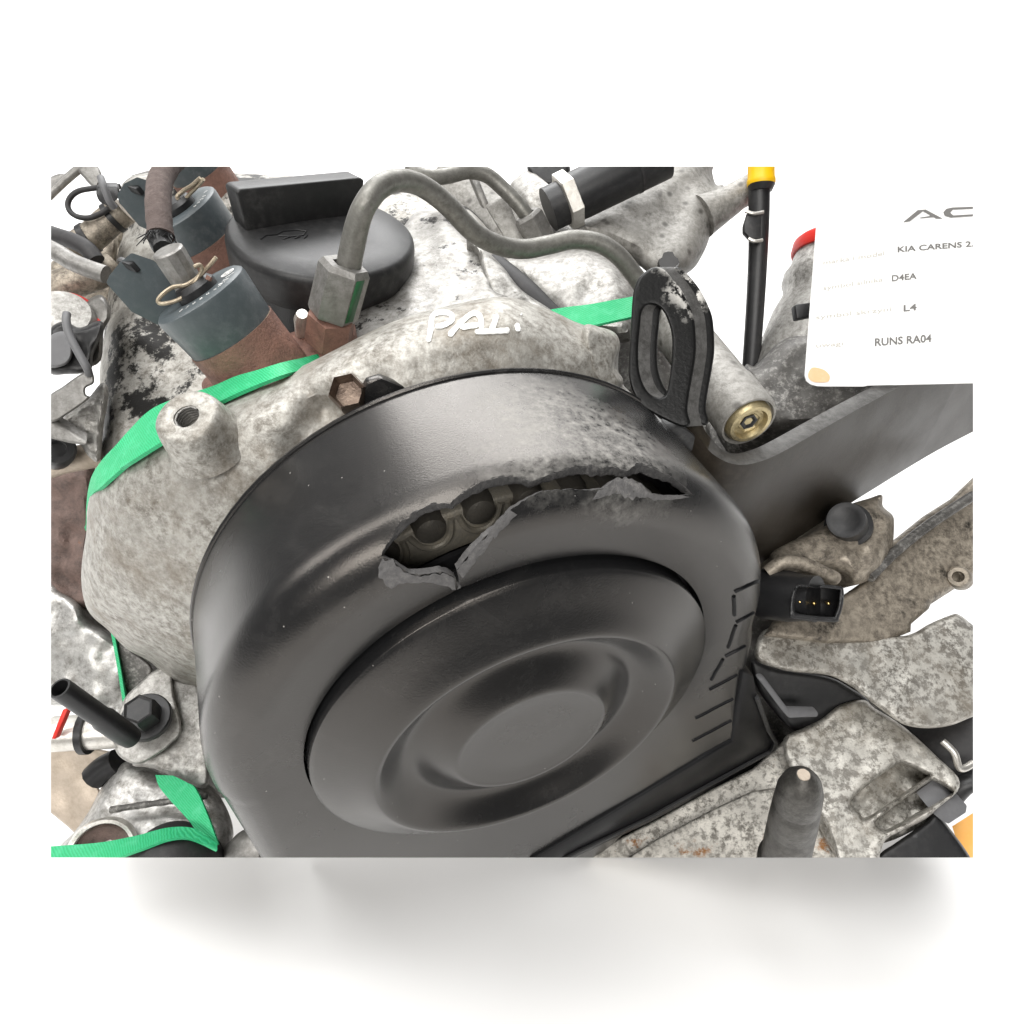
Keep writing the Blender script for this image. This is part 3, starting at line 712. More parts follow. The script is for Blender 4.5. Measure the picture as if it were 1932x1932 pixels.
f1 = [(232, 850, g(232, 850)), (262, 835, g(262, 835)), (300, 815, g(300, 815))]; f2 = [(226, 884, g(226, 884)), (262, 861, g(262, 861)), (305, 832, g(305, 832))]
t.part('webbing_fold', strip([cam(x, y, d - .009) for x, y, d in f1], [cam(x, y, d - .009) for x, y, d in f2], .0014, 6, 4, .0004), 'strap', 60)
# ================================================================== cylinder head surface with injectors
hs = [(232, 345), (300, 325), (520, 330), (700, 350), (860, 380), (930, 440), (1000, 520), (1040, 620), (900, 680), (700, 720), (560, 760), (330, 860), (185, 960), (178, 900), (190, 800), (188, 700), (200, 600), (206, 540), (222, 470), (235, 400)]
solo('engine_head_casting', cast(hs, lin((230, 400, .40), (200, 850, .345), (900, 500, .36)), 40, .03, DOWN * .08 - A * .01, 11, lump=.005, lf=55), 'alu_grimy', 'grimy cast aluminium cylinder head under the injectors streaked with black dirt', 'cylinder head')
vc = [(575, 640), (640, 545), (700, 480), (752, 438), (782, 402), (812, 398), (838, 404), (870, 440), (904, 474), (922, 520), (932, 548), (968, 572), (940, 640), (760, 660)]
t = Thing('valve_cover', 'pale machined aluminium valve cover beside the oil filler cap', 'valve cover', cam(780, 640, .33))
dvc = lin((640, 560, .315), (820, 405, .352), (920, 540, .306))
t.part('top_plate', cast(vc, dvc, 14, .006, DOWN * .05, 8, lump=.0022, lf=34, bumps=[(740, 510, 20, .003), (715, 545, 16, .003), (850, 470, 30, -.004)]), 'alu_valve')
t.part('sloped_side', cast([(880, 448), (915, 470), (950, 505), (985, 548), (1060, 605), (1000, 640), (945, 610), (918, 540), (902, 480)], lin((900, 460, .318), (980, 560, .308), (1000, 630, .3)), 12, .006, DOWN * .04, 8, lump=.002, lf=30), 'alu')
# brown injector holders
t = Thing('injector_clamp', 'rust brown steel clamp holding down the injectors', 'clamp', cam(560, 690, .31))
t.part('yoke', cast([(468, 668), (508, 640), (520, 612), (548, 628), (600, 600), (660, 600), (668, 640), (620, 680), (540, 720), (480, 735), (400, 745), (385, 715)], lin((400, 730, .272), (520, 640, .285), (650, 620, .285)), 12, .006, DOWN * .03, 7, lump=.002, lf=30), 'rust')
t.part('clamp_screw', lathe(cam(572, 632, .287), cam(570, 592, .272), [(0, 0), (0, .0032), (.75, .0034), (1, .0022), (1, 0)], 16), 'steel_bright')
def injector(top, bot, dt, db, r, first, label, conn):
    T, B = cam(*top, dt), cam(*bot, db); ax = (T - B).normalized(); ln = (T - B).length
    t = Thing('injector', label, 'fuel injector', B, 'injectors along the cylinder head')
    t.part('holder', lathe(B - ax * .04, B + ax * .004, [(0, 0), (0, r * .9), (.45, r * .9), (.5, r * 1.02), (1, r * 1.02), (1, 0)], 40), 'rust')
    t.part('seal_ring', lathe(B - ax * .001, B + ax * .004, [(0, 0), (0, r * 1.0), (1, r * 1.0), (1, 0)], 40), 'brass')
    t.part('solenoid', lathe(B + ax * .001, T, [(0, 0), (0, r * .96), (.08, r * .985), (.5, r * 1.02), (.88, r * 1.06), (.95, r * 1.045), (1, r * .97), (1, r * .55), (.97, r * .5), (.97, 0)], 64), 'injgrey', 40, label='slate grey solenoid body')
    t.part('neck', lathe(T - ax * .002, T + ax * .004, [(0, 0), (0, r * .45), (.7, r * .45), (1, r * .36), (1, 0)], 32), 'black')
    # connector
    pf = lin(conn[0], conn[3], conn[5]) if len(conn) > 5 else lin(conn[0], conn[2], conn[4])
    c = slab([cam(x, y, pf(x, y)) for x, y, dd in conn], -ax * .0125, .0022, 3)
    pc = t.part('connector', c, 'injgrey', 40)
    nb = conn[0]
    nx = sum(q[0] for q in conn) / len(conn) - 12 * first; ny = sum(q[1] for q in conn) / len(conn) - 22 * first; nd = sum(q[2] for q in conn) / len(conn)
    side = (cam(conn[1][0], conn[1][1], conn[1][2]) - cam(conn[0][0], conn[0][1], conn[0][2])).normalized()
    t.part('latch_nub', boxb(cam(nx, ny, pf(nx, ny)) + ax * .0012, side * .0026, ax.cross(side) * .0018, ax * .0018, .0005), 'black', parent=pc)
    return t, T, B, ax
conn1 = [(247, 473, .243), (292, 489, .243), (345, 540, .252), (318, 602, .259), (258, 566, .25), (196, 534, .244), (203, 518, .242), (222, 494, .241)]
t, T, B, ax = injector((374, 551), (450, 645), .251, .264, .0174, 1, 'injector carrying a steel cap and bent wire clip, beside the green strap', conn1)
cb, ct = cam(350, 527, .251), cam(315, 471, .243)
t.part('steel_cap', lathe(cb - (ct - cb) * .2, ct, [(0, 0), (0, .0055), (.1, .0055), (.88, .0058), (.96, .0056), (1, .0048), (1, 0)], 12), 'steel', 25)
t.part('wire_clip', tube([cam(x, y, d) for x, y, d in ((408, 485, .244), (398, 498, .2445), (385, 512, .2455), (370, 526, .246), (350, 538, .2455), (326, 542, .244), (306, 556, .243), (298, 568, .243), (306, 573, .2435), (328, 569, .2445), (346, 560, .2455), (360, 545, .246), (372, 526, .246), (381, 510, .245), (377, 500, .2435), (366, 504, .2425))], .00075, 8), 'clipwire')
t.part('wire_clip', tube([cam(x, y, d) for x, y, d in ((396, 522, .247), (385, 540, .247), (374, 550, .247), (360, 556, .247))], .0012, 8), 'rust')
def ringtext(t, s, T, ax, r, a0, da, size, up_=1):
    x = (cam(480, 480, .25) - cam(280, 620, .25)); x = (x - ax * x.dot(ax)).normalized(); y = ax.cross(x)
    for i, ch in enumerate(s):
        if ch == ' ': continue
        a = a0 + da * i; c = T + (x * math.cos(a) + y * math.sin(a)) * r + ax * .0001
        e = (x * math.cos(a) + y * math.sin(a)); tn = (ax.cross(e)) * (1 if da > 0 else -1); ud = e * (-1 if da > 0 else 1)
        t.part('lettering', text_bm(ch, 1, lambda u, v: c + tn * (u - .5) * size * .6 + ud * (v - .5) * size), 'paint')
ringtext(t, '07080 JM0', T, ax, .0142, math.radians(-118), math.radians(11.5), .0021)
ringtext(t, '0928 0', T, ax, .0158, math.radians(-62), math.radians(8), .0016)
x = (cam(480, 480, .25) - cam(280, 620, .25)); x = (x - ax * x.dot(ax)).normalized(); y = ax.cross(x)
cc = T + (x * math.cos(-.05) + y * math.sin(-.05)) * .0128 + ax * .0002
t.part('emblem', tube([cc + (x * math.cos(k / 24 * 2 * math.pi) + y * math.sin(k / 24 * 2 * math.pi)) * .0026 for k in range(25)], .00018, 5, smooth=False, cap=False), 'paint')
for e in (x + y * .3, y - x * .3): t.part('emblem', tube([cc - e.normalized() * .0024, cc + e.normalized() * .0024], .00018, 5), 'paint')
conn2 = [(258, 331, .315), (300, 345, .315), (330, 400, .325), (310, 425, .33), (262, 402, .325), (222, 383, .318), (218, 366, .316), (232, 344, .314)]
t, T, B, ax = injector((340, 392), (396, 462), .322, .336, .0172, .6, 'injector behind the brown braided hose, next to the oil filler cap', conn2)
t.part('wire_clip', tube([cam(x, y, d) for x, y, d in ((378, 336, .312), (362, 350, .314), (346, 360, .316), (334, 372, .317), (345, 380, .318), (358, 366, .317), (372, 352, .315), (384, 338, .312))], .0009, 8), 'clipwire')
ringtext(t, '0928 0', T, ax, .0142, math.radians(-60), math.radians(11), .002)
conn3 = [(300, 285, .39), (320, 290, .39), (330, 310, .395), (310, 318, .4), (290, 305, .395)]
t, T, B, ax = injector((338, 272), (382, 335), .385, .40, .0165, .4, 'injector farthest along the cylinder head, behind the other two', conn3)
# ================================================================== braided hose
t = Thing('braided_hose', 'worn brown fabric braided hose with a frayed end over the injectors', 'hose', cam(302, 452, .262))
t.part('sleeve', tube([cam(x, y, d) for x, y, d in ((335, 296, .30), (318, 312, .29), (303, 340, .28), (299, 370, .272), (299, 400, .267), (302, 432, .263), (303, 446, .262))], [.0046, .0047, .0048, .0048, .0047, .0047, .005], 18, jitter=.06), 'fabric', 60)
t.part('inner_tube', tube([cam(302, 440, .262), cam(303, 458, .2615), cam(308, 470, .26)], [.0042, .004, .0036], 12), 'black')
for k in range(26):
    a = random.random() * 6.28; p = cam(303, 444, .262) + Vector((math.cos(a) * .0048, 0, math.sin(a) * .0048)); q = p + Vector((random.uniform(-.003, .003) + math.cos(a) * .0012, -random.uniform(.001, .005), random.uniform(0, .001)))
    t.part('frayed_thread', tube([p, p.lerp(q, .5) + Vector((random.uniform(-.0006, .0006), 0, 0)), q], [.0003, .00025, .00012], 5, n=3), 'black')
# ================================================================== oil filler cap
def make_cap():
    zc = -.118
    c = cam(608, 437, DH(608, 437, zc)); n_ = (UP + Vector((.16, -.02, .06))).normalized(); r = pxl(174, -c.z)
    t = Thing('oil_filler_cap', 'round black oil filler cap with a tall grip across the top', 'filler cap', c - n_ * .03)
    t.part('cap_body', lathe(c - n_ * .03, c, [(0, 0), (0, r * .72), (.34, r * .74), (.4, r * .95), (.55, r * .99), (.86, r), (.95, r * .985), (1, r * .94), (1.0, r * .6), (.995, 0)], 72), 'capblack', 40)
    t.part('neck', lathe(c - n_ * .06, c - n_ * .02, [(0, 0), (0, r * .8), (1, r * .78), (1, 0)], 48), 'black')
    def on(x, y):
        rr = ray(x, y); k = c.dot(n_) / rr.dot(n_); return rr * k + n_ * .0002
    b0, b1 = on(466, 436), on(676, 404); pn = (b1 - b0).cross(UP)
    def wl(x, y): r_ = ray(x, y); return r_ * (b0.dot(pn) / r_.dot(pn))
    bk = -pn.normalized() if pn.z > 0 else pn.normalized()
    f = [wl(446, 363), wl(452, 357), wl(567, 346), wl(680, 335), wl(688, 340), b1 - n_ * .002, on(566, 418) - n_ * .002, b0 - n_ * .002]
    t.part('grip', slab(f, bk * .013, .002, 3), 'capblack', 40)
    for st in ([(492, 452), (502, 445), (522, 443), (534, 437), (560, 434), (578, 437), (572, 444), (548, 447), (526, 446)], [(534, 452), (548, 447)], [(556, 450), (566, 447)], [(574, 450), (580, 444)]):
        t.part('embossed_symbol', tube([on(*p) for p in st], .00032, 6, smooth=False), 'black')
make_cap()
# ================================================================== injection pipes
def hexnut(t, a, b, r, mat, hole=.55, phase=.2, name='nut'):
    return t.part(name, lathe(a, b, [(0, 0), (0, r * .92), (.07, r), (.9, r), (1, r * .86), (1, r * hole), (.9, r * hole), (.9, 0)], 6, phase), mat, 25)
t = Thing('injection_pipe', 'thick steel injection pipe with a big union nut, looping over the filler cap', 'fuel pipe', cam(625, 600, .275))
t.part('tube', tube([cam(x, y, d) for x, y, d in ((657, 515, .262), (659, 495, .26), (667, 455, .256), (676, 418, .252), (690, 385, .249), (714, 355, .25), (746, 341, .255), (782, 345, .262), (815, 363, .268), (848, 391, .274), (895, 439, .283), (942, 463, .291), (989, 470, .298), (1036, 462, .302), (1083, 452, .304), (1130, 459, .306), (1165, 481, .309), (1190, 510, .313), (1212, 542, .317), (1235, 600, .325))], [.0047, .0047, .0046, .0044, .0042, .0042] + [.0041] * 14, 20), 'pipe', 50)
na, nb_ = cam(627, 596, .27), cam(652, 498, .259)
nut = hexnut(t, na, nb_, pxl(48, .265), 'steel', .5, .0)
axn = (nb_ - na); rr_ = axn.normalized().orthogonal().normalized(); 
def nut_facet(a, b, r, phase, seg, k):
    ax = (b - a).normalized(); x = ax.orthogonal().normalized(); y = ax.cross(x); an = [phase + 2 * math.pi * (k + j) / seg for j in (0, 1)]
    return [x * math.cos(q) * r + y * math.sin(q) * r for q in an]
best = None
for k in range(6):                    # the facet that faces right and towards the viewer
    v0, v1 = nut_facet(na, nb_, pxl(48, .265), 0, 6, k); m_ = (v0 + v1).normalized(); sc = m_.dot(Vector((.8, -.1, .6)))
    if best is None or sc > best[0]: best = (sc, v0, v1, m_)
_, v0, v1, m_ = best
p0 = na.lerp(nb_, .08); p1 = na.lerp(nb_, .88); off = m_ * .00012
sl, sr = (v0, v1) if v0.x < v1.x else (v1, v0)
t.part('green_paint_stripe', slab([p0 + sl.lerp(sr, .06) + off, p0 + sl.lerp(sr, .62) + off, p1 + sl.lerp(sr, .66) + off, p1 + sl.lerp(sr, .1) + off], -m_ * .0001, 0), 'greenpaint', parent=nut, label='dark green paint stripe')
t.part('union', lathe(cam(620, 640, .279), cam(627, 592, .269), [(0, 0), (0, .0098), (1, .0096), (1, 0)], 6, .5), 'rust', 25)
t = Thing('injection_pipe', 'thinner steel injection pipe behind, dropping into a small union nut', 'fuel pipe', cam(1015, 442, .37))
t.part('tube', tube([cam(x, y, d) for x, y, d in ((772, 316, .35), (786, 328, .35), (815, 335, .352), (848, 331, .355), (884, 323, .358), (919, 331, .361), (949, 356, .364), (974, 381, .366), (992, 404, .368), (1004, 420, .37))], .0039, 18), 'pipe', 50)
hexnut(t, cam(1022, 455, .374), cam(994, 404, .366), pxl(29, .37), 'steel', .55, .4)
# fuel rail
t = Thing('fuel_rail', 'grey steel fuel rail with a square machined block', 'fuel rail', cam(950, 440, .39))
t.part('rail_body', tube([cam(840, 345, .43), cam(900, 400, .425), (cam(960, 450, .415)), cam(1010, 495, .405)], .018, 24), 'alu_spots')
t.part('end_block', slab([cam(x, y, d) for x, y, d in ((992, 378, .384), (1030, 345, .384), (1050, 358, .384), (1066, 415, .386), (1050, 430, .386), (1010, 425, .386))], -A * .03, .003), 'alu')
t.part('clamp', slab([cam(x, y, d) for x, y, d in ((886, 334, .375), (905, 340, .375), (926, 392, .377), (912, 396, .377))], -A * .006, .001), 'steel')
t.part('bracket', slab([cam(x, y, d) for x, y, d in ((918, 392, .374), (952, 368, .374), (960, 378, .374), (990, 452, .374), (1000, 470, .374), (960, 462, .374))], -A * .004, .001), 'alu_spots')
t = Thing('pressure_sensor', 'black cylindrical sensor with a bright hex nut screwed into the rail', 'sensor', cam(1050, 390, .37))
sa, sb = cam(1030, 398, .372), cam(1250, 292, .372)
t.part('o_ring', lathe(sa.lerp(sb, .02), sa.lerp(sb, .14), [(0, 0), (0, .0115), (1, .0115), (1, 0)], 32), 'black')
hexnut(t, sa.lerp(sb, .14), sa.lerp(sb, .25), .0152, 'steel_bright', .8, .6)
t.part('barrel', lathe(sa.lerp(sb, .22), sb, [(0, 0), (0, .0125), (.1, .0128), (1, .0128), (1, 0)], 40), 'black')
t.part('groove', lathe(sa.lerp(sb, .74), sa.lerp(sb, .76), [(0, 0), (0, .0131), (1, .0131), (1, 0)], 40), 'blackrub')
# dark plastic clutter beyond the rail
solo('cable_duct', cast([(1000, 310), (1068, 306), (1072, 335), (1040, 350), (1018, 342), (1000, 330)], .40, 8, .005, BACK, 8), 'black', 'dark plastic cable duct beyond the fuel rail', 'cable duct')
# ================================================================== intake side castings
im = [(1206, 290), (1340, 290), (1344, 325), (1351, 348), (1366, 352), (1362, 395), (1350, 420), (1340, 446), (1326, 480), (1302, 512), (1250, 530), (1190, 490), (1130, 462), (1076, 446), (1078, 425), (1132, 385), (1162, 355), (1204, 330)]
t = Thing('intake_manifold', 'pale pitted cast aluminium intake manifold with a tube stub', 'manifold', cam(1250, 520, .40))
t.part('casting', cast(im, lin((1100, 440, .372), (1300, 300, .41), (1300, 500, .372)), 42, .026, -A * .02 + DOWN * .02, 9, lump=.0035, lf=38), 'alu_spots')
t.part('tube_stub', tube([cam(1325, 408, .402), cam(1362, 388, .402), cam(1392, 369, .402), cam(1422, 353, .402)], [.0125, .0095, .0082, .0082], 24), 'alu_spots')
t.part('drain_hole', lathe(cam(1258, 500, .376), cam(1262, 494, .3605), [(0, 0), (0, .0055), (1, .005), (1, 0)], 14, wob=.4), 'black')
pm = [(930, 476), (1010, 478), (1090, 468), (1140, 480), (1180, 515), (1198, 552), (1196, 640), (1100, 640), (1040, 612), (985, 556)]
solo('fuel_pump', cast(pm, lin((960, 490, .35), (1180, 520, .33), (1100, 630, .322)), 45, .026, -A * .03, 9, lump=.003, lf=38), 'alu', 'dull grey cast fuel pump housing under the wavy pipe', 'fuel pump')
solo('hose_stub', tube([cam(930, 500, .335), cam(985, 545, .325), cam(1040, 600, .318), cam(1090, 640, .315)], .006, 16), 'blackrub', 'dark rubber hose running between valve cover and pump', 'hose')
solo('casting_ear', cast([(1100, 618), (1135, 618), (1162, 630), (1170, 655), (1160, 690), (1176, 720), (1150, 750), (1110, 700)], lambda x, y: dhead(x, y) + .003, 16, .01, -A * .02, 7, lump=.001, lf=20), 'alu_head', 'small rounded lug at the corner of the head cover beside the lifting eye', 'lug')
# ================================================================== dipstick
t = Thing('dipstick', 'black dipstick tube with a yellow top standing behind the lifting eye', 'dipstick', cam(1402, 720, .40))
t.part('tube', tube([cam(1432, 300, .385), cam(1432, 400, .39), cam(1430, 480, .395), cam(1424, 590, .40), (cam(1416, 700, .405))], [.0060, .0058, .0054, .0052, .005], 20), 'black', 50)
t.part('yellow_sleeve', lathe(cam(1436, 351, .386), cam(1436, 285, .384), [(0, 0), (0, .0071), (.06, .0077), (.16, .0077), (.25, .0072), (1, .0072), (1, 0)], 32), 'yellow')
t.part('collar', lathe(cam(1435.5, 361, .3865), cam(1436, 349, .386), [(0, 0), (0, .0060), (1, .0075), (1, 0)], 32), 'black')
t.part('bracket_tab', slab([cam(x, y, .383) for x, y in ((1412, 398), (1438, 398), (1436, 452), (1416, 450), (1404, 438), (1404, 424))], Vector((0, 0, -.004)), .0008), 'blackpaint')
t.part('weld_seam', tube([cam(1406, 398, .3825), cam(1422, 403, .3822), cam(1440, 400, .3832)], .0010, 8), 'steel_bright')
t.part('weld_seam', tube([cam(1412, 450, .3825), cam(1424, 455, .3822), cam(1438, 453, .3832)], .0010, 8), 'steel_bright')
# ================================================================== water outlet with paper label
t = Thing('coolant_outlet', 'aluminium coolant outlet with a red seal on its mouth behind the paper label', 'coolant outlet', cam(1520, 800, .40))
oa, ob = cam(1535, 800, .40), cam(1606, 486, .40); ol_ = (ob - oa).length
t.part('pipe', lathe(oa, ob, [(0, 0), (0, .0400), (.22, .0400), (.45, .0385), (.62, .036), (.72, .0325), (.77, .0330), (.8, .0345), (.86, .0342), (.9, .032), (.98, .031), (1, .030), (1, .026), (.9, .025), (.9, 0)], 64, wob=.015), 'alu', 50)
t.part('red_seal', lathe(oa.lerp(ob, .975), oa.lerp(ob, 1.06), [(0, 0), (0, .0322), (.2, .0332), (.8, .0330), (1, .0315), (1, 0)], 64), 'red')
t.part('mounting_flange', cast([(1428, 690), (1470, 645), (1535, 618), (1650, 600), (1720, 640), (1720, 760), (1600, 800), (1460, 810), (1420, 760), (1408, 690)], lin((1430, 650, .37), (1600, 600, .366), (1560, 790, .355)), 30, .016, -A * .03 + DOWN * .05, 9, lump=.002, lf=30), 'alu_dark')
t.part('slot', slab([cam(x, y, .3535) for x, y in ((1500, 574), (1560, 566), (1560, 590), (1504, 602))], Vector((0, 0, -.006)), .001), 'blackpaint')
def make_label():
    c00, c10, c11, c01 = (1541, 420, .345), (1860, 372, .352), (1860, 722, .34), (1517, 730, .33)
    def P(u, v):
        x = c00[0] * (1 - u) * (1 - v) + c10[0] * u * (1 - v) + c11[0] * u * v + c01[0] * (1 - u) * v
        y = c00[1] * (1 - u) * (1 - v) + c10[1] * u * (1 - v) + c11[1] * u * v + c01[1] * (1 - u) * v
        d = c00[2] * (1 - u) * (1 - v) + c10[2] * u * (1 - v) + c11[2] * u * v + c01[2] * (1 - u) * v
        return cam(x, y, d + .002 * math.sin(u * 3.0) * .6 + .0012 * math.sin(v * 5))
    nrm = (P(1, 0) - P(0, 0)).cross(P(0, 1) - P(0, 0)).normalized()
    if nrm.z < 0: nrm = -nrm
    t = Thing('paper_label', 'white paper parts label printed with an engine code, stained orange at one corner', 'label', P(.3, 1))
    ol = [(0, 0), (1, 0), (1, 1), (.35, 1.0), (.33, 1.005), (.12, 1.0), (.075, .997), (.035, .985), (.012, .965), (0, .93)]
    ol = resample(ol, .02); v2, tri = cdt([ol], .035, .1); bm = bmesh.new()
    f = [bm.verts.new(P(u, v)) for u, v in v2]; b = [bm.verts.new(P(u, v) - nrm * .0006) for u, v in v2]
    for q in tri: bm.faces.new([f[i] for i in q]); bm.faces.new([b[i] for i in reversed(q)])
    ed = [e for e in bm.edges if e.is_boundary]; ix = {v: i for i, v in enumerate(f)}
    for e in ed:
        if e.verts[0] in ix: i, j = ix[e.verts[0]], ix[e.verts[1]]; bm.faces.new((f[i], f[j], b[j], b[i]))
    t.part('sheet', bm, 'paper')
    # invert P for printing: solve u, v for a picture point
    def UV(x, y):
        u, v = .5, .5
        for _ in range(12):
            fx = lambda u, v: (c00[0] * (1 - u) * (1 - v) + c10[0] * u * (1 - v) + c11[0] * u * v + c01[0] * (1 - u) * v - x, c00[1] * (1 - u) * (1 - v) + c10[1] * u * (1 - v) + c11[1] * u * v + c01[1] * (1 - u) * v - y)
            e = fx(u, v); a = fx(u + .001, v); b_ = fx(u, v + .001)
            J = np.array([[a[0] - e[0], b_[0] - e[0]], [a[1] - e[1], b_[1] - e[1]]]) / .001
            s = np.linalg.solve(J, -np.array(e)); u += s[0]; v += s[1]
        return u, v
    def word(s, x0, y0, x1, y1, h, mat, shear=0, bold=0):
        def fn(a, b):
            x = x0 + (x1 - x0) * a; y = y0 + (y1 - y0) * a - h * b
            return P(*UV(x, y)) + nrm * .00025
        bm = text_bm(s, 1, fn, shear, .022 if mat == 'ink' else .006)
        t.part('lettering', bm, mat)
    word('KIA CARENS 2.', 1692, 476, 1836, 465, 10, 'ink'); word('D4EA', 1681, 531, 1729, 526, 11, 'ink'); word('L4', 1703, 588, 1729, 585, 12, 'ink'); word('RUNS RA04', 1649, 653, 1757, 645, 14, 'ink')
    word('marka i model', 1552, 500, 1668, 482, 8, 'inkfaint'); word('symbol silnika', 1552, 548, 1665, 531, 8, 'inkfaint'); word('symbol skrzyni', 1538, 603, 1681, 587, 8, 'inkfaint'); word('uwagi', 1538, 656, 1590, 652, 8, 'inkfaint')
    def shape(pts, mat, name='lettering', lift=.0003):
        bm = bmesh.new(); bm.faces.new([bm.verts.new(P(*UV(*p)) + nrm * lift) for p in pts]); bmesh.ops.triangulate(bm, faces=bm.faces); t.part(name, bm, mat)
    shape([(1703, 420), (1731, 397), (1746, 396), (1778, 413), (1766, 413), (1741, 399), (1716, 418)], 'ink'); shape([(1735, 411), (1754, 408), (1752, 404), (1757, 404), (1761, 410), (1736, 412.5)], 'ink')
    for qd in ([(1840, 390.5), (1840, 394), (1797, 396), (1797, 392)], [(1797, 392), (1797, 396), (1792, 402), (1779, 401), (1785, 394.5)], [(1779, 401), (1792, 402), (1798, 407), (1794, 411), (1782, 407.5)], [(1798, 407), (1840, 404.5), (1840, 408), (1794, 411)]): shape(qd, 'ink')
    blob = [(1525 + 0, 703), (1532, 694), (1545, 695), (1557, 700), (1565, 710), (1562, 720), (1548, 722), (1533, 720), (1525, 713)]
    shape(sm(blob), 'stain', 'stain')
make_label()
# ================================================================== lifting bracket
def make_lift():
    t = Thing('lifting_bracket', 'black steel lifting bracket with an upright slotted eye and a wide curved strap', 'bracket', cam(1300, 800, .27))
    def de(x, y): return lin((1190, 700, .262), (1260, 500, .262), (1320, 760, .262))(x, y)
    ol = [(1186, 690), (1190, 620), (1194, 558), (1203, 528), (1217, 513), (1234, 504), (1250, 507), (1264, 520), (1284, 545), (1300, 575), (1310, 605), (1313, 660), (1308, 700), (1300, 745), (1297, 775), (1302, 800), (1285, 805), (1243, 786), (1210, 765), (1195, 742), (1187, 715)]
    slot = [(1208, 610), (1211, 588), (1222, 575), (1241, 578), (1256, 595), (1267, 630), (1268, 670), (1263, 715), (1257, 742), (1245, 750), (1230, 746), (1216, 730), (1206, 700), (1204, 660)]
    ext = Vector((.93, .12, -.34)).normalized() * .0085
    t.part('eye_plate', cast(ol, de, 5, .0012, ext, 6, holes=[slot], keep=True), ['chipped', 'litedge'], 35, label='upright eye with a long oval slot and chipped paint')
    # curved strap, its top edge painted lighter for lamplight, its width running out along the engine axis
    cur = [(1322, 640, .266), (1318, 700, .268), (1311, 760, .271), (1316, 800, .274), (1334, 832, .277), (1360, 856, .279), (1390, 866, .281), (1425, 860, .285), (1466, 842, .292), (1548, 796, .309), (1640, 746, .33), (1740, 694, .352), (1860, 634, .38), (1960, 590, .40)]
    P = catmull([cam(*c) for c in cur], 10); th = .0078
    bm = bmesh.new(); rings = []
    for i, p in enumerate(P):
        tg = (P[min(i + 1, len(P) - 1)] - P[max(i - 1, 0)]).normalized(); nn = UP.cross(tg).normalized()
        k = i / len(P); ww = .0785 * min(1, max(.1, (k - .05) / .2))
        sec = [p + nn * th / 2, p + nn * th / 2 + DOWN * ww, p - nn * th / 2 + DOWN * ww, p - nn * th / 2]
        rings.append([bm.verts.new(v) for v in sec])
    for a, b in zip(rings, rings[1:]):
        for k in range(4): bm.faces.new((a[k], a[(k + 1) % 4], b[(k + 1) % 4], b[k]))
    bm.faces.new(rings[0]); bm.faces.new(rings[-1][::-1]); bmesh.ops.recalc_face_normals(bm, faces=bm.faces)
    bmesh.ops.bevel(bm, geom=[e for e in bm.edges if e.calc_length() > 0 and abs(e.calc_face_angle(0)) > .8], offset=.0009, segments=2, affect='EDGES', profile=.5, clamp_overlap=True)
    bm.normal_update()
    for f in bm.faces: f.material_index = 1 if abs(f.normal.dot(UP)) > .75 else 0  # upward faces take the lighter colour as painted lamplight
    t.part('curved_strap', bm, ['strapbrown', 'litedge'], 40)
    t.part('clip', slab([cam(x, y, DA(x, y, -.058)) for x, y in ((1243, 790), (1262, 782), (1300, 806), (1360, 868), (1362, 905), (1340, 890))], A * .008, .001), 'plastic')
def chipped():
    m, nt, b = new_mat('chipped_black_paint'); tc = N(nt, 'ShaderNodeTexCoord')
    org = CM @ cam(1300, 800, .27)
    s1 = spot(nt, tc, CM @ cam(1300, 550, .264) - org, .011, .014); s2 = spot(nt, tc, CM @ cam(1255, 505, .264) - org, .006, .012)
    mx = N(nt, 'ShaderNodeMath', operation='MAXIMUM'); nt.links.new(s1, mx.inputs[0]); nt.links.new(s2, mx.inputs[1])
    geo = N(nt, 'ShaderNodeNewGeometry'); 
    ns = noise_tex(nt, tc, 260, 8, .7); r = ramp(nt, ns, .47, .53); mu = N(nt, 'ShaderNodeMath', operation='MULTIPLY'); nt.links.new(mx.outputs[0], mu.inputs[0]); L(nt, r, 0, mu, 1)
    c = mixc(nt, mu.outputs[0], (.007, .007, .007), (.7, .68, .64)); nt.links.new(c, b.inputs['Base Color'])
    b.inputs['Specular IOR Level'].default_value = .25; b.inputs['Roughness'].default_value = .35; nf = noise_tex(nt, tc, 700, 4, .6); bump(nt, b, nf.outputs[0], .3, .0005)
    return m
M['chipped'] = chipped()
make_lift()
t = Thing('socket_bolt', 'yellowed socket head bolt in a round aluminium sleeve under the lifting eye', 'bolt', cam(1330, 700, .31))
ba, bb = cam(1262, 600, .335), cam(1413, 796, .282); r_ = pxl(58, .284)
t.part('sleeve', lathe(ba, bb, [(0, 0), (0, r_ * .95), (.72, r_ * .95), (.76, r_), (.97, r_), (1, r_ * .93), (1, r_ * .86), (.97, r_ * .82), (.97, 0)], 48), 'alu_spots')
ax = (bb - ba).normalized(); r2 = r_ * .78
t.part('bolt_head', lathe(bb - ax * .006, bb + ax * .0018, [(0, 0), (0, r2), (.75, r2), (1, r2 * .9), (1, r2 * .74), (.72, r2 * .66), (.72, 0)], 48), 'brass', 35)
t.part('socket', lathe(bb - ax * .004, bb - ax * .0003 + ax * .0006, [(0, 0), (0, r2 * .64), (.9, r2 * .64), (1, r2 * .5), (.6, r2 * .36), (.6, 0)], 6, .4), 'brass', 25)
t.part('socket_recess', lathe(bb - ax * .003, bb + ax * .0002, [(0, 0), (0, r2 * .34), (1, r2 * .38), (1, r2 * .3), (.5, 0)], 6, .2), 'black', 25)
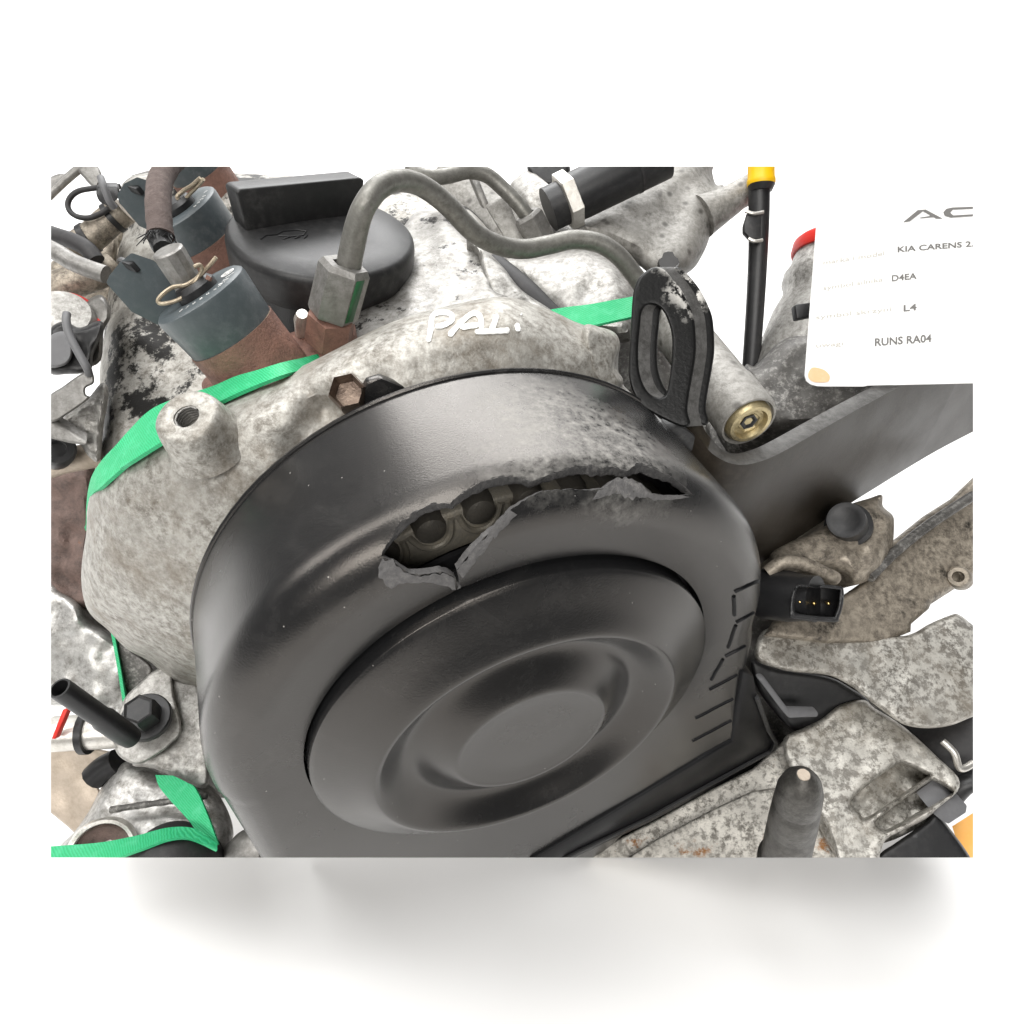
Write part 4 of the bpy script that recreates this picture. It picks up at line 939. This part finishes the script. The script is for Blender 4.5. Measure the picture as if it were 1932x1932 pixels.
# ================================================================== right hand brackets
beam = [(1836, 900), (1792, 942), (1740, 975), (1684, 1020), (1646, 1085), (1592, 1122), (1540, 1160), (1460, 1170), (1440, 1200), (1560, 1215), (1660, 1215), (1718, 1192), (1719, 1177), (1752, 1149), (1756, 1140), (1800, 1112), (1840, 1085), (1900, 1050), (1900, 850)]
t = Thing('support_arm', 'tan stained cast support arm with a small drilled boss running up past the boss bolt', 'bracket', cam(1600, 1250, .40))
dbm = lin((1836, 950, .40), (1450, 1200, .345), (1720, 1190, .365))
t.part('arm', cast(beam, dbm, 14, .009, -A * .02 + DOWN * .02, 9, lump=.0015, lf=34, smooth=False), 'alu_tan')
t.part('drilled_boss', lathe(cam(1812, 1092, .392), cam(1808, 1088, .377), [(0, 0), (0, .0066), (.9, .006), (1, .005), (1, .003), (.6, .0028), (.6, 0)], 24), 'alu_tan')
t.part('ridge', tube([cam(1836, 935, .389), cam(1760, 985, .382), cam(1690, 1040, .372), cam(1640, 1090, .362)], .0028, 10), 'alu_dark')
boss = [(1452, 1045), (1490, 1022), (1548, 998), (1590, 958), (1640, 940), (1664, 934), (1666, 955), (1684, 972), (1687, 990), (1684, 1030), (1672, 1062), (1646, 1090), (1612, 1103), (1590, 1080), (1548, 1068), (1500, 1078), (1460, 1072)]
t = Thing('bolt_boss', 'tan oily cast boss with a sunken black bolt under the curved strap', 'bracket', cam(1600, 1100, .37))
t.part('casting', cast(boss, lin((1470, 1050, .345), (1670, 960, .372), (1620, 1100, .352)), 26, .014, -A * .02 + DOWN * .03, 7, lump=.004, lf=24, bumps=[(1595, 978, 30, .004)]), 'alu_tan')
t.part('bolt', lathe(cam(1602, 994, .37), cam(1596, 981, .352), [(0, 0), (0, .0118), (.3, .0118), (.35, .0098), (1, .0092), (1, .006), (.8, 0)], 32), 'blackpaint')
t.part('clip_band', tube([cam(1448, 1080, .338), cam(1480, 1060, .336), cam(1520, 1066, .336), cam(1560, 1084, .338), cam(1576, 1092, .34)], .0035, 10), 'alu_tan')
t = Thing('plug_connector', 'black rectangular plug connector with brass pins beside the timing cover', 'connector', cam(1530, 1160, .335))
t.part('body', lathe(cam(1440, 1120, .345), cam(1540, 1130, .325), [(0, 0), (0, .0125), (.5, .0125), (.8, .011), (1, .011), (1, 0)], 28), 'black')
oc = [(1538, 1116), (1556, 1106), (1660, 1112), (1672, 1124), (1668, 1150), (1660, 1172), (1640, 1182), (1552, 1180), (1536, 1166)]
oc = [(x - 76, y - 3 + (0)) for x, y in oc]
oc = [(1542, 1108), (1552, 1103), (1585, 1106), (1592, 1114), (1591, 1140), (1583, 1166), (1574, 1174), (1500, 1168), (1490, 1160), (1492, 1128), (1500, 1108), (1512, 1102)]
ic = [(1504, 1112), (1514, 1108), (1578, 1112), (1584, 1118), (1582, 1140), (1576, 1158), (1568, 1164), (1508, 1158), (1500, 1150), (1500, 1128)]
t.part('shroud', cast(oc, .316, 4, .001, Vector((-.002, .003, -.022)), 6, holes=[ic], smooth=True, n=3), 'black', 35)
t.part('socket_floor', slab([cam(x, y, .328) for x, y in ((1498, 1106), (1588, 1110), (1584, 1166), (1498, 1160))], Vector((0, 0, -.004)), .0005), 'black')
for x, y in ((1508, 1134), (1535, 1137), (1562, 1137)): t.part('pin', lathe(cam(x, y, .328), cam(x + 1, y + 2, .319), [(0, 0), (0, .0011), (.8, .001), (1, 0)], 10), 'gold')
# mottled brackets lower right
br = [(1425, 1242), (1440, 1190), (1500, 1185), (1600, 1190), (1690, 1200), (1722, 1195), (1752, 1178), (1792, 1161), (1810, 1160), (1840, 1182), (1900, 1220), (1900, 1330), (1836, 1352), (1796, 1368), (1754, 1374), (1715, 1370), (1686, 1356), (1628, 1312), (1603, 1293), (1562, 1274), (1500, 1268), (1470, 1262)]
solo('mounting_plate', cast(br, lin((1450, 1220, .352), (1830, 1200, .368), (1750, 1370, .340)), 11, .007, -A * .02 + DOWN * .01, 9, lump=.0012, lf=34), 'alu_mottled', 'mottled grey cast mounting plate below the plug connector', 'bracket')
solo('tray_recess', cast([(1418, 1245), (1470, 1262), (1560, 1276), (1605, 1298), (1640, 1325), (1600, 1345), (1560, 1370), (1500, 1380), (1450, 1330), (1425, 1290)], .375, 10, .004, BACK + DOWN * .02, 9), 'black', 'black plastic tray in the gap between the two mottled brackets', 'tray')
solo('cable_clip', slab([cam(x, y, d) for x, y, d in ((1430, 1282, .352), (1444, 1280, .352), (1490, 1342, .354), (1545, 1344, .356), (1545, 1354, .356), (1488, 1356, .354), (1474, 1340, .353))], -A * .004, .001), 'grey', 'grey plastic clip lying in the black tray by the cover flange', 'clip')
lb = [(1478, 1394), (1510, 1376), (1548, 1358), (1575, 1336), (1598, 1325), (1630, 1320), (1650, 1336), (1690, 1360), (1728, 1390), (1770, 1430), (1808, 1467), (1806, 1494), (1775, 1520), (1745, 1546), (1700, 1568), (1672, 1584), (1660, 1612), (1652, 1660), (1590, 1640), (1560, 1560), (1520, 1500), (1486, 1440)]
wA = [(1604, 1512), (1650, 1472), (1690, 1444), (1706, 1441), (1748, 1461), (1744, 1470), (1640, 1542), (1622, 1534)]
wB = [(1652, 1552), (1700, 1512), (1752, 1476), (1764, 1474), (1795, 1492), (1788, 1502), (1690, 1560), (1668, 1568)]
t = Thing('ribbed_bracket', 'mottled grey cast bracket with two long sunken pockets in its end', 'bracket', cam(1640, 1600, .36))
dlb = lin((1500, 1400, .362), (1800, 1480, .345), (1620, 1600, .332))
t.part('casting', cast(lb, dlb, 9, .005, -A * .03 + DOWN * .01, 8, lump=.0008, lf=30, holes=[wA, wB], n=3), 'alu_mottled')
t.part('pocket_floor', cast([(1590, 1500), (1700, 1425), (1810, 1480), (1800, 1520), (1670, 1590), (1620, 1560)], lambda x, y: dlb(x, y) + .018, 8, .002, -A * .006, 9, lump=.002, lf=20), 'alu_mottled')
lowb = [(1060, 1660), (1110, 1612), (1240, 1545), (1340, 1490), (1420, 1450), (1478, 1398), (1520, 1440), (1570, 1500), (1620, 1560), (1680, 1660)]
t = Thing('lower_bracket', 'rust stained mottled cast bracket under the cover flange carrying the stud', 'bracket', cam(1350, 1600, .36))
dlo = lin((1150, 1610, .392), (1480, 1405, .384), (1560, 1610, .350))
t.part('casting', cast(lowb, dlo, 5, .002, -A * .03, 9, lump=.0003, lf=30, smooth=False), 'alu_rusty')
t.part('raised_web', cast([(1500, 1425), (1530, 1455), (1600, 1540), (1665, 1660), (1600, 1660), (1545, 1560), (1500, 1490)], lambda x, y: dlo(x, y) - .008, 7, .004, -A * .012, 8, lump=.0004, lf=24, smooth=False), 'alu_mottled')
t.part('machined_face', cast([(1150, 1640), (1240, 1582), (1350, 1524), (1420, 1492), (1466, 1486), (1490, 1540), (1470, 1660)], lambda x, y: dlo(x, y) - .006, 4, .0025, -A * .01, 8, lump=.0003, lf=20, smooth=False), 'alu_rusty')
t = Thing('stud', 'dark steel threaded stud with a rounded rusty tip standing out of the lower bracket', 'stud', cam(1478, 1640, .325))
sa, sb = cam(1474, 1650, .322), cam(1516, 1462, .27)
q = pxl(45, .28)
t.part('shank', lathe(sa, sb, [(0, 0), (0, q * 1.22), (.18, q * 1.22), (.2, q * 1.08), (.48, q * 1.04), (.52, q * .98), (.54, q * 1.04), (.72, q * .98), (.74, q * .92), (.76, q * .97), (.86, q * .92), (.93, q * .78), (.975, q * .55), (1, q * .28), (1, 0)], 48), 'studdark')
t.part('rust_tip', lathe(sb - (sb - sa).normalized() * .0004, sb + (sb - sa).normalized() * .0004, [(0, 0), (0, q * .27), (1, q * .25), (1, 0)], 20, wob=.1), 'alu_beige')
# far right clutter
solo('rubber_pulley', tube([cam(1745, 1440, .39), cam(1790, 1410, .385), cam(1850, 1390, .38)], .022, 24), 'blackrub', 'black rubber pulley peeping out between two mottled brackets', 'pulley')
solo('hose_clamp', tube([cam(1778, 1398, .355), cam(1800, 1420, .352), cam(1812, 1450, .352), cam(1836, 1440, .354)], .0018, 10), 'steel_bright', 'bright steel hose clamp by the rubber pulley', 'clamp')
solo('plastic_housing', cast([(1655, 1618), (1690, 1590), (1745, 1552), (1766, 1534), (1790, 1560), (1835, 1625), (1850, 1680), (1640, 1680)], lin((1660, 1610, .34), (1760, 1545, .345), (1830, 1620, .335)), 8, .004, -A * .04, 8), 'black', 'smooth black plastic housing at the foot of the ribbed bracket', 'housing')
solo('grey_plug', slab([cam(x, y, d) for x, y, d in ((1760, 1536, .345), (1795, 1510, .347), (1826, 1520, .347), (1824, 1534, .345), (1790, 1556, .342), (1778, 1550, .342))], -A * .012, .002), 'grey', 'grey plastic plug tucked beside the orange paper', 'plug')
solo('orange_paper', slab([cam(x, y, d) for x, y, d in ((1802, 1566, .36), (1850, 1535, .365), (1870, 1680, .35), (1840, 1680, .345))], -A * .002, 0), 'orange', 'scrap of orange paper behind the black plastic housing', 'paper')
solo('connector_tail', tube([cam(1800, 1500, .36), cam(1820, 1480, .358), cam(1850, 1470, .357)], .005, 12), 'black', 'short black cable tail above the grey plug', 'cable')
# ================================================================== left side, top
solo('retaining_loop', tube([cam(x, y, .36) for x, y in ((226, 352), (200, 352), (178, 355), (150, 360), (134, 371), (128, 386), (133, 400), (147, 409), (168, 411), (190, 403), (206, 393))], .0014, 10), 'blackrub', 'thin black plastic retaining loop hanging off the injector plug', 'loop')
solo('loop_holder', slab([cam(x, y, .352) for x, y in ((184, 352), (222, 352), (226, 372), (206, 392), (186, 382), (180, 366))], -A * .008, .0012), 'black', 'black holder where the plastic loop meets the injector plug', 'holder')
solo('wire', tube([cam(x, y, d) for x, y, d in ((190, 335, .345), (196, 352, .343), (206, 378, .345), (216, 392, .348))], .0018, 10), 'grey', 'short grey wire crossing the black loop holder', 'wire')
solo('bracket_strut', tube([cam(x, y, d) for x, y, d in ((90, 372, .40), (118, 345, .40), (150, 318, .40), (180, 300, .40))], .0024, 10), 'steel', 'thin grey metal strut by the plastic loop', 'strut')
solo('sheet_bracket', cast([(148, 318), (176, 306), (192, 330), (184, 352), (178, 356), (160, 338)], .395, 5, .003, -A * .004, 6), 'steel', 'small grey sheet metal bracket above the plastic loop', 'bracket')
solo('bent_strap', cast([(88, 340), (110, 328), (124, 330), (118, 344), (96, 362), (88, 364)], .41, 5, .002, -A * .003, 6), 'steel', 'scrap of bent grey metal at the tip of the thin strut', 'bracket')
t = Thing('fuel_hose', 'dirty tan fuel hose with dark clamps beside the second injector', 'hose', cam(180, 450, .38))
t.part('hose', tube([cam(x, y, d) for x, y, d in ((235, 395, .37), (205, 418, .37), (175, 445, .37), (140, 468, .37), (120, 480, .37))], .0075, 18), 'alu_tan')
t.part('clamp', lathe(cam(218, 408, .37), cam(210, 414, .37), [(0, 0), (0, .0082), (1, .0082), (1, 0)], 24), 'black')
t.part('clamp', lathe(cam(172, 447, .37), cam(162, 453, .37), [(0, 0), (0, .0082), (1, .0082), (1, 0)], 24), 'black')
solo('cable_loom', tube([cam(x, y, d) for x, y, d in ((80, 436, .355), (110, 446, .355), (140, 456, .352), (165, 470, .35), (182, 492, .35))], .0042, 14), 'blackrub', 'dark cable loom arching over the metal tube', 'cable')
solo('metal_tube', tube([cam(x, y, d) for x, y, d in ((80, 462, .335), (110, 478, .332), (140, 496, .33), (170, 508, .328), (200, 518, .328))], .0042, 16), 'steel', 'grey metal tube running into the first injector plug', 'tube')
solo('hose_fitting', cast([(120, 486), (170, 450), (214, 440), (222, 470), (204, 520), (170, 522), (140, 515)], .385, 12, .008, -A * .01, 8, lump=.002, lf=20), 'alu_tan', 'oily tan hose fitting between the cable loom and the metal tube', 'fitting')
solo('return_pipe', tube([cam(x, y, d) for x, y, d in ((80, 552, .36), (110, 542, .36), (145, 530, .36), (190, 515, .362), (215, 500, .365))], [.0085, .0085, .008, .0075, .007], 18), 'alu_tan', 'brown oily return pipe above the red rimmed cap', 'pipe')
t = Thing('red_rimmed_cap', 'pale round cap with a red rim beside a black plug', 'cap', cam(115, 640, .35))
ca, cb = cam(128, 640, .352), cam(112, 590, .335)
t.part('cap', lathe(ca, cb, [(0, 0), (0, .0155), (.8, .0155), (1, .0135), (1, 0)], 40), 'alu')
t.part('red_rim', lathe(ca.lerp(cb, .55), ca.lerp(cb, .8), [(0, 0), (0, .0168), (1, .0168), (1, 0)], 40), 'redfade')
solo('rocker_housing', cast([(92, 500), (150, 470), (214, 420), (236, 440), (226, 520), (205, 580), (150, 590), (92, 575)], .41, 14, .01, BACK, 9, lump=.003, lf=24), 'alu_tan', 'oily tan housing behind the hoses and the metal tube', 'housing')
solo('sensor_neck', cast([(140, 590), (185, 556), (206, 575), (208, 600), (196, 625), (190, 680), (160, 690), (140, 650)], .345, 10, .006, -A * .012, 7), 'steel', 'short grey metal neck beside the red rimmed cap', 'neck')
t = Thing('black_plug', 'black two lobed electrical plug under the red rimmed cap', 'plug', cam(130, 690, .33))
t.part('shell', cast([(90, 628), (120, 606), (150, 618), (185, 605), (196, 616), (184, 650), (176, 670), (170, 700), (130, 706), (90, 700)], .325, 10, .007, -A * .016, 7, lump=.001, lf=18), 'black')
t.part('grey_insert', cast([(90, 640), (118, 625), (134, 640), (136, 672), (120, 690), (90, 690)], .3195, 6, .003, -A * .006, 6), 'grey')
solo('wire_clip', tube([cam(x, y, d) for x, y, d in ((126, 592, .318), (125, 606, .316), (131, 632, .315), (146, 662, .315), (164, 694, .316), (168, 706, .32))], .0018, 10), 'grey', 'grey wire clip running down over the black plug', 'clip')
solo('metal_tab', cast([(88, 752), (120, 728), (152, 706), (172, 702), (178, 712), (176, 724), (162, 732), (162, 744), (168, 752), (130, 780), (102, 796), (88, 790)], .32, 5, .003, -A * .005, 6), 'steel', 'flat grey metal tab with a notch below the black plug', 'bracket')
solo('cast_lug', cast([(118, 788), (165, 752), (192, 722), (205, 740), (196, 800), (188, 868), (168, 862), (150, 836), (128, 820)], .335, 12, .008, -A * .02, 7, lump=.002, lf=18), 'alu', 'pale cast lug behind the notched metal tab', 'lug')
t = Thing('rubber_bush', 'black rubber bush with a hollow middle under the cast lug', 'bush', cam(110, 870, .33))
t.part('bush', lathe(cam(105, 856, .345), cam(108, 846, .328), [(0, 0), (0, .0082), (.9, .0082), (1, .007), (1, .004), (.5, .004), (.5, 0)], 24), 'black')
solo('brass_pipe', tube([cam(x, y, d) for x, y, d in ((80, 882, .35), (120, 870, .35), (160, 862, .35), (190, 855, .352))], .0065, 14), 'alu_beige', 'yellowish pipe just above the rusty manifold', 'pipe')
solo('sleeve_joint', slab([cam(x, y, .325) for x, y in ((90, 792), (112, 800), (150, 826), (166, 834), (160, 842), (130, 838), (90, 828))], -A * .008, .0015), 'steel', 'dark grey joint piece between metal tab and rubber bush', 'joint')
solo('exhaust_manifold', cast([(80, 900), (110, 882), (150, 872), (175, 880), (185, 960), (175, 1040), (178, 1110), (170, 1150), (120, 1140), (80, 1110)], .375, 26, .014, -A * .03 + DOWN * .05, 9, lump=.006, lf=34), 'rust_dark', 'dark rusty exhaust manifold beside the head cover', 'manifold')
# ================================================================== left side, bottom
solo('side_casting', cast([(80, 1100), (118, 1118), (150, 1140), (165, 1172), (205, 1196), (232, 1225), (244, 1320), (230, 1360), (180, 1352), (130, 1330), (80, 1310)], .37, 20, .01, -A * .02 + DOWN * .03, 9, lump=.004, lf=40), 'alu_bright', 'bright pale aluminium side casting below the rusty manifold', 'casting')
solo('strap_edge', strip([cam(x, y, d) for x, y, d in ((206, 1180, .352), (213, 1215, .350), (222, 1265, .346), (229, 1310, .343), (236, 1345, .341))], [cam(x, y, d) for x, y, d in ((214, 1180, .366), (222, 1215, .364), (228, 1265, .36), (236, 1310, .357), (243, 1345, .355))], .0014), 'strap', 'thin edge of green strap hanging in front of the pale side casting', 'strap', sharp=60)
solo('wedge_rib', cast([(224, 1212), (250, 1228), (288, 1262), (262, 1300), (240, 1325), (230, 1290)], .352, 6, .003, -A * .01, 7), 'alu_dark', 'dark wedge shaped rib beside the thin green strap edge', 'rib')
t = Thing('pipe_bracket', 'grey aluminium foot with a rounded end, bolted beside the timing cover', 'bracket', cam(300, 1460, .35))
t.part('foot', cast([(237, 1315), (262, 1290), (290, 1266), (320, 1258), (328, 1310), (342, 1376), (322, 1404), (298, 1423), (264, 1441), (238, 1436), (220, 1420), (216, 1396), (222, 1350)], lin((240, 1320, .325), (320, 1260, .335), (264, 1440, .312)), 5, .002, -A * .022, 7), 'alu')
t.part('web', cast([(310, 1255), (370, 1284), (384, 1350), (392, 1480), (340, 1470), (290, 1450), (250, 1440), (330, 1390)], lin((330, 1390, .330), (380, 1300, .338), (390, 1480, .325)), 8, .004, -A * .02, 8, lump=.001, lf=24), 'alu')
t = hex_bolt('bolt', 'black flanged hex bolt clamping the rounded aluminium foot', 'bolt', cam(260, 1338, .303), cam(275, 1352, .313), pxl(31, .305), 'blackpaint', pxl(45, .31), phase=.9)
t = Thing('vacuum_pipe', 'short black open ended plastic pipe stub crossing the aluminium foot', 'pipe', cam(246, 1395, .29))
pa, pb = cam(112, 1298, .255), cam(248, 1393, .290)
pr = pxl(20, .268)
t.part('pipe', lathe(pb, pa, [(0, 0), (0, pr * 1.02), (.1, pr * 1.15), (.42, pr * 1.15), (.46, pr), (.97, pr), (1, pr * .95), (1, pr * .78), (.7, pr * .76), (.7, 0)], 28), 'black')
t = Thing('sensor_fitting', 'shiny metal fitting with a red band behind the black pipe stub', 'fitting', cam(140, 1400, .33))
fa, fb = cam(228, 1378, .338), cam(100, 1385, .335)
t.part('barrel', tube([fa, fa.lerp(fb, .5), fb], .0085, 20), 'steel_bright')
t.part('collar', lathe(fa.lerp(fb, .45), fa.lerp(fb, .55), [(0, 0), (0, .0105), (1, .0105), (1, 0)], 24), 'black')
t.part('red_band', slab([cam(x, y, d) for x, y, d in ((118, 1338, .322), (127, 1340, .322), (104, 1395, .322), (96, 1395, .322))], Vector((0, 0, -.004)), .0006), 'red')
solo('heat_shield', cast([(70, 1395), (120, 1398), (170, 1410), (222, 1422), (236, 1440), (205, 1455), (180, 1470), (190, 1500), (170, 1540), (160, 1585), (128, 1560), (96, 1534), (70, 1515)], .36, 6, .003, -A * .004, 8, lump=.003, lf=40), 'alu_beige', 'beige heat stained sheet metal shield with a dark gap', 'heat shield')
solo('gap_shade', tube([cam(176, 1468, .352), cam(196, 1450, .352), (cam(222, 1436, .352))], .0065, 12), 'black', 'black tube standing in for the dark gap of the heat shield', 'hose')  # black tube stands in for the shade inside the gap
t = Thing('outlet_casting', 'bright ribbed aluminium outlet pipe with a dark red lined mouth', 'outlet', cam(260, 1610, .35))
t.part('pipe', cast([(225, 1438), (262, 1442), (300, 1458), (340, 1470), (395, 1480), (430, 1530), (440, 1580), (415, 1620), (300, 1660), (130, 1640), (112, 1600), (140, 1570), (168, 1530), (192, 1484)], lin((240, 1450, .345), (420, 1500, .335), (250, 1620, .318)), 30, .016, -A * .03, 9, lump=.002, lf=26), 'alu_bright')
t.part('mouth', lathe(cam(205, 1600, .335), cam(190, 1608, .312), [(0, 0), (0, .0145), (.9, .0145), (1, .0135), (1, .012), (.4, .0115), (.4, 0)], 32), 'steel_bright')
t.part('mouth_lining', lathe(cam(203, 1602, .33), cam(192, 1607, .3165), [(0, 0), (0, .0117), (1, .0117), (1, .0105), (.3, 0)], 28), 'rust_dark')
t.part('seam', tube([cam(x, y, d) for x, y, d in ((210, 1528, .3245), (260, 1520, .3235), (320, 1512, .322), (390, 1502, .322))], .0016, 8, jitter=.3), 'alu_dark')
t = Thing('strap_tail', 'green strap tail folded round the aluminium outlet below the timing cover', 'strap', cam(380, 1590, .3))
t.part('hanging_webbing', strip([cam(x, y, d) for x, y, d in ((293, 1462, .318), (300, 1484, .315), (318, 1507, .312), (355, 1548, .306), (385, 1590, .303))], [cam(x, y, d) for x, y, d in ((326, 1463, .318), (352, 1476, .315), (369, 1489, .312), (392, 1540, .306), (412, 1594, .303))], .0014, wav=.0004), 'strap', 60)
t.part('lying_webbing', strip([cam(x, y, d) for x, y, d in ((80, 1598, .295), (177, 1591, .297), (253, 1578, .298), (317, 1561, .299), (367, 1563, .30), (410, 1592, .301))], [cam(x, y, d) for x, y, d in ((80, 1640, .288), (180, 1632, .29), (262, 1604, .291), (317, 1583, .293), (357, 1582, .296), (410, 1604, .299))], .0014, wav=.0004), 'strap', 60)
solo('black_dome', lathe(cam(325, 1700, .33), cam(322, 1608, .292), [(0, 0), (0, .024), (.6, .0225), (.85, .017), (.97, .008), (1, 0)], 40), 'blackrub', 'smooth black rubber dome under the green strap tail', 'grommet')
solo('metal_elbow', tube([cam(440, 1660, .325), cam(452, 1622, .322), cam(470, 1600, .32), cam(500, 1596, .32)], .0085, 16), 'steel', 'grey metal elbow below the rim of the timing cover', 'elbow')
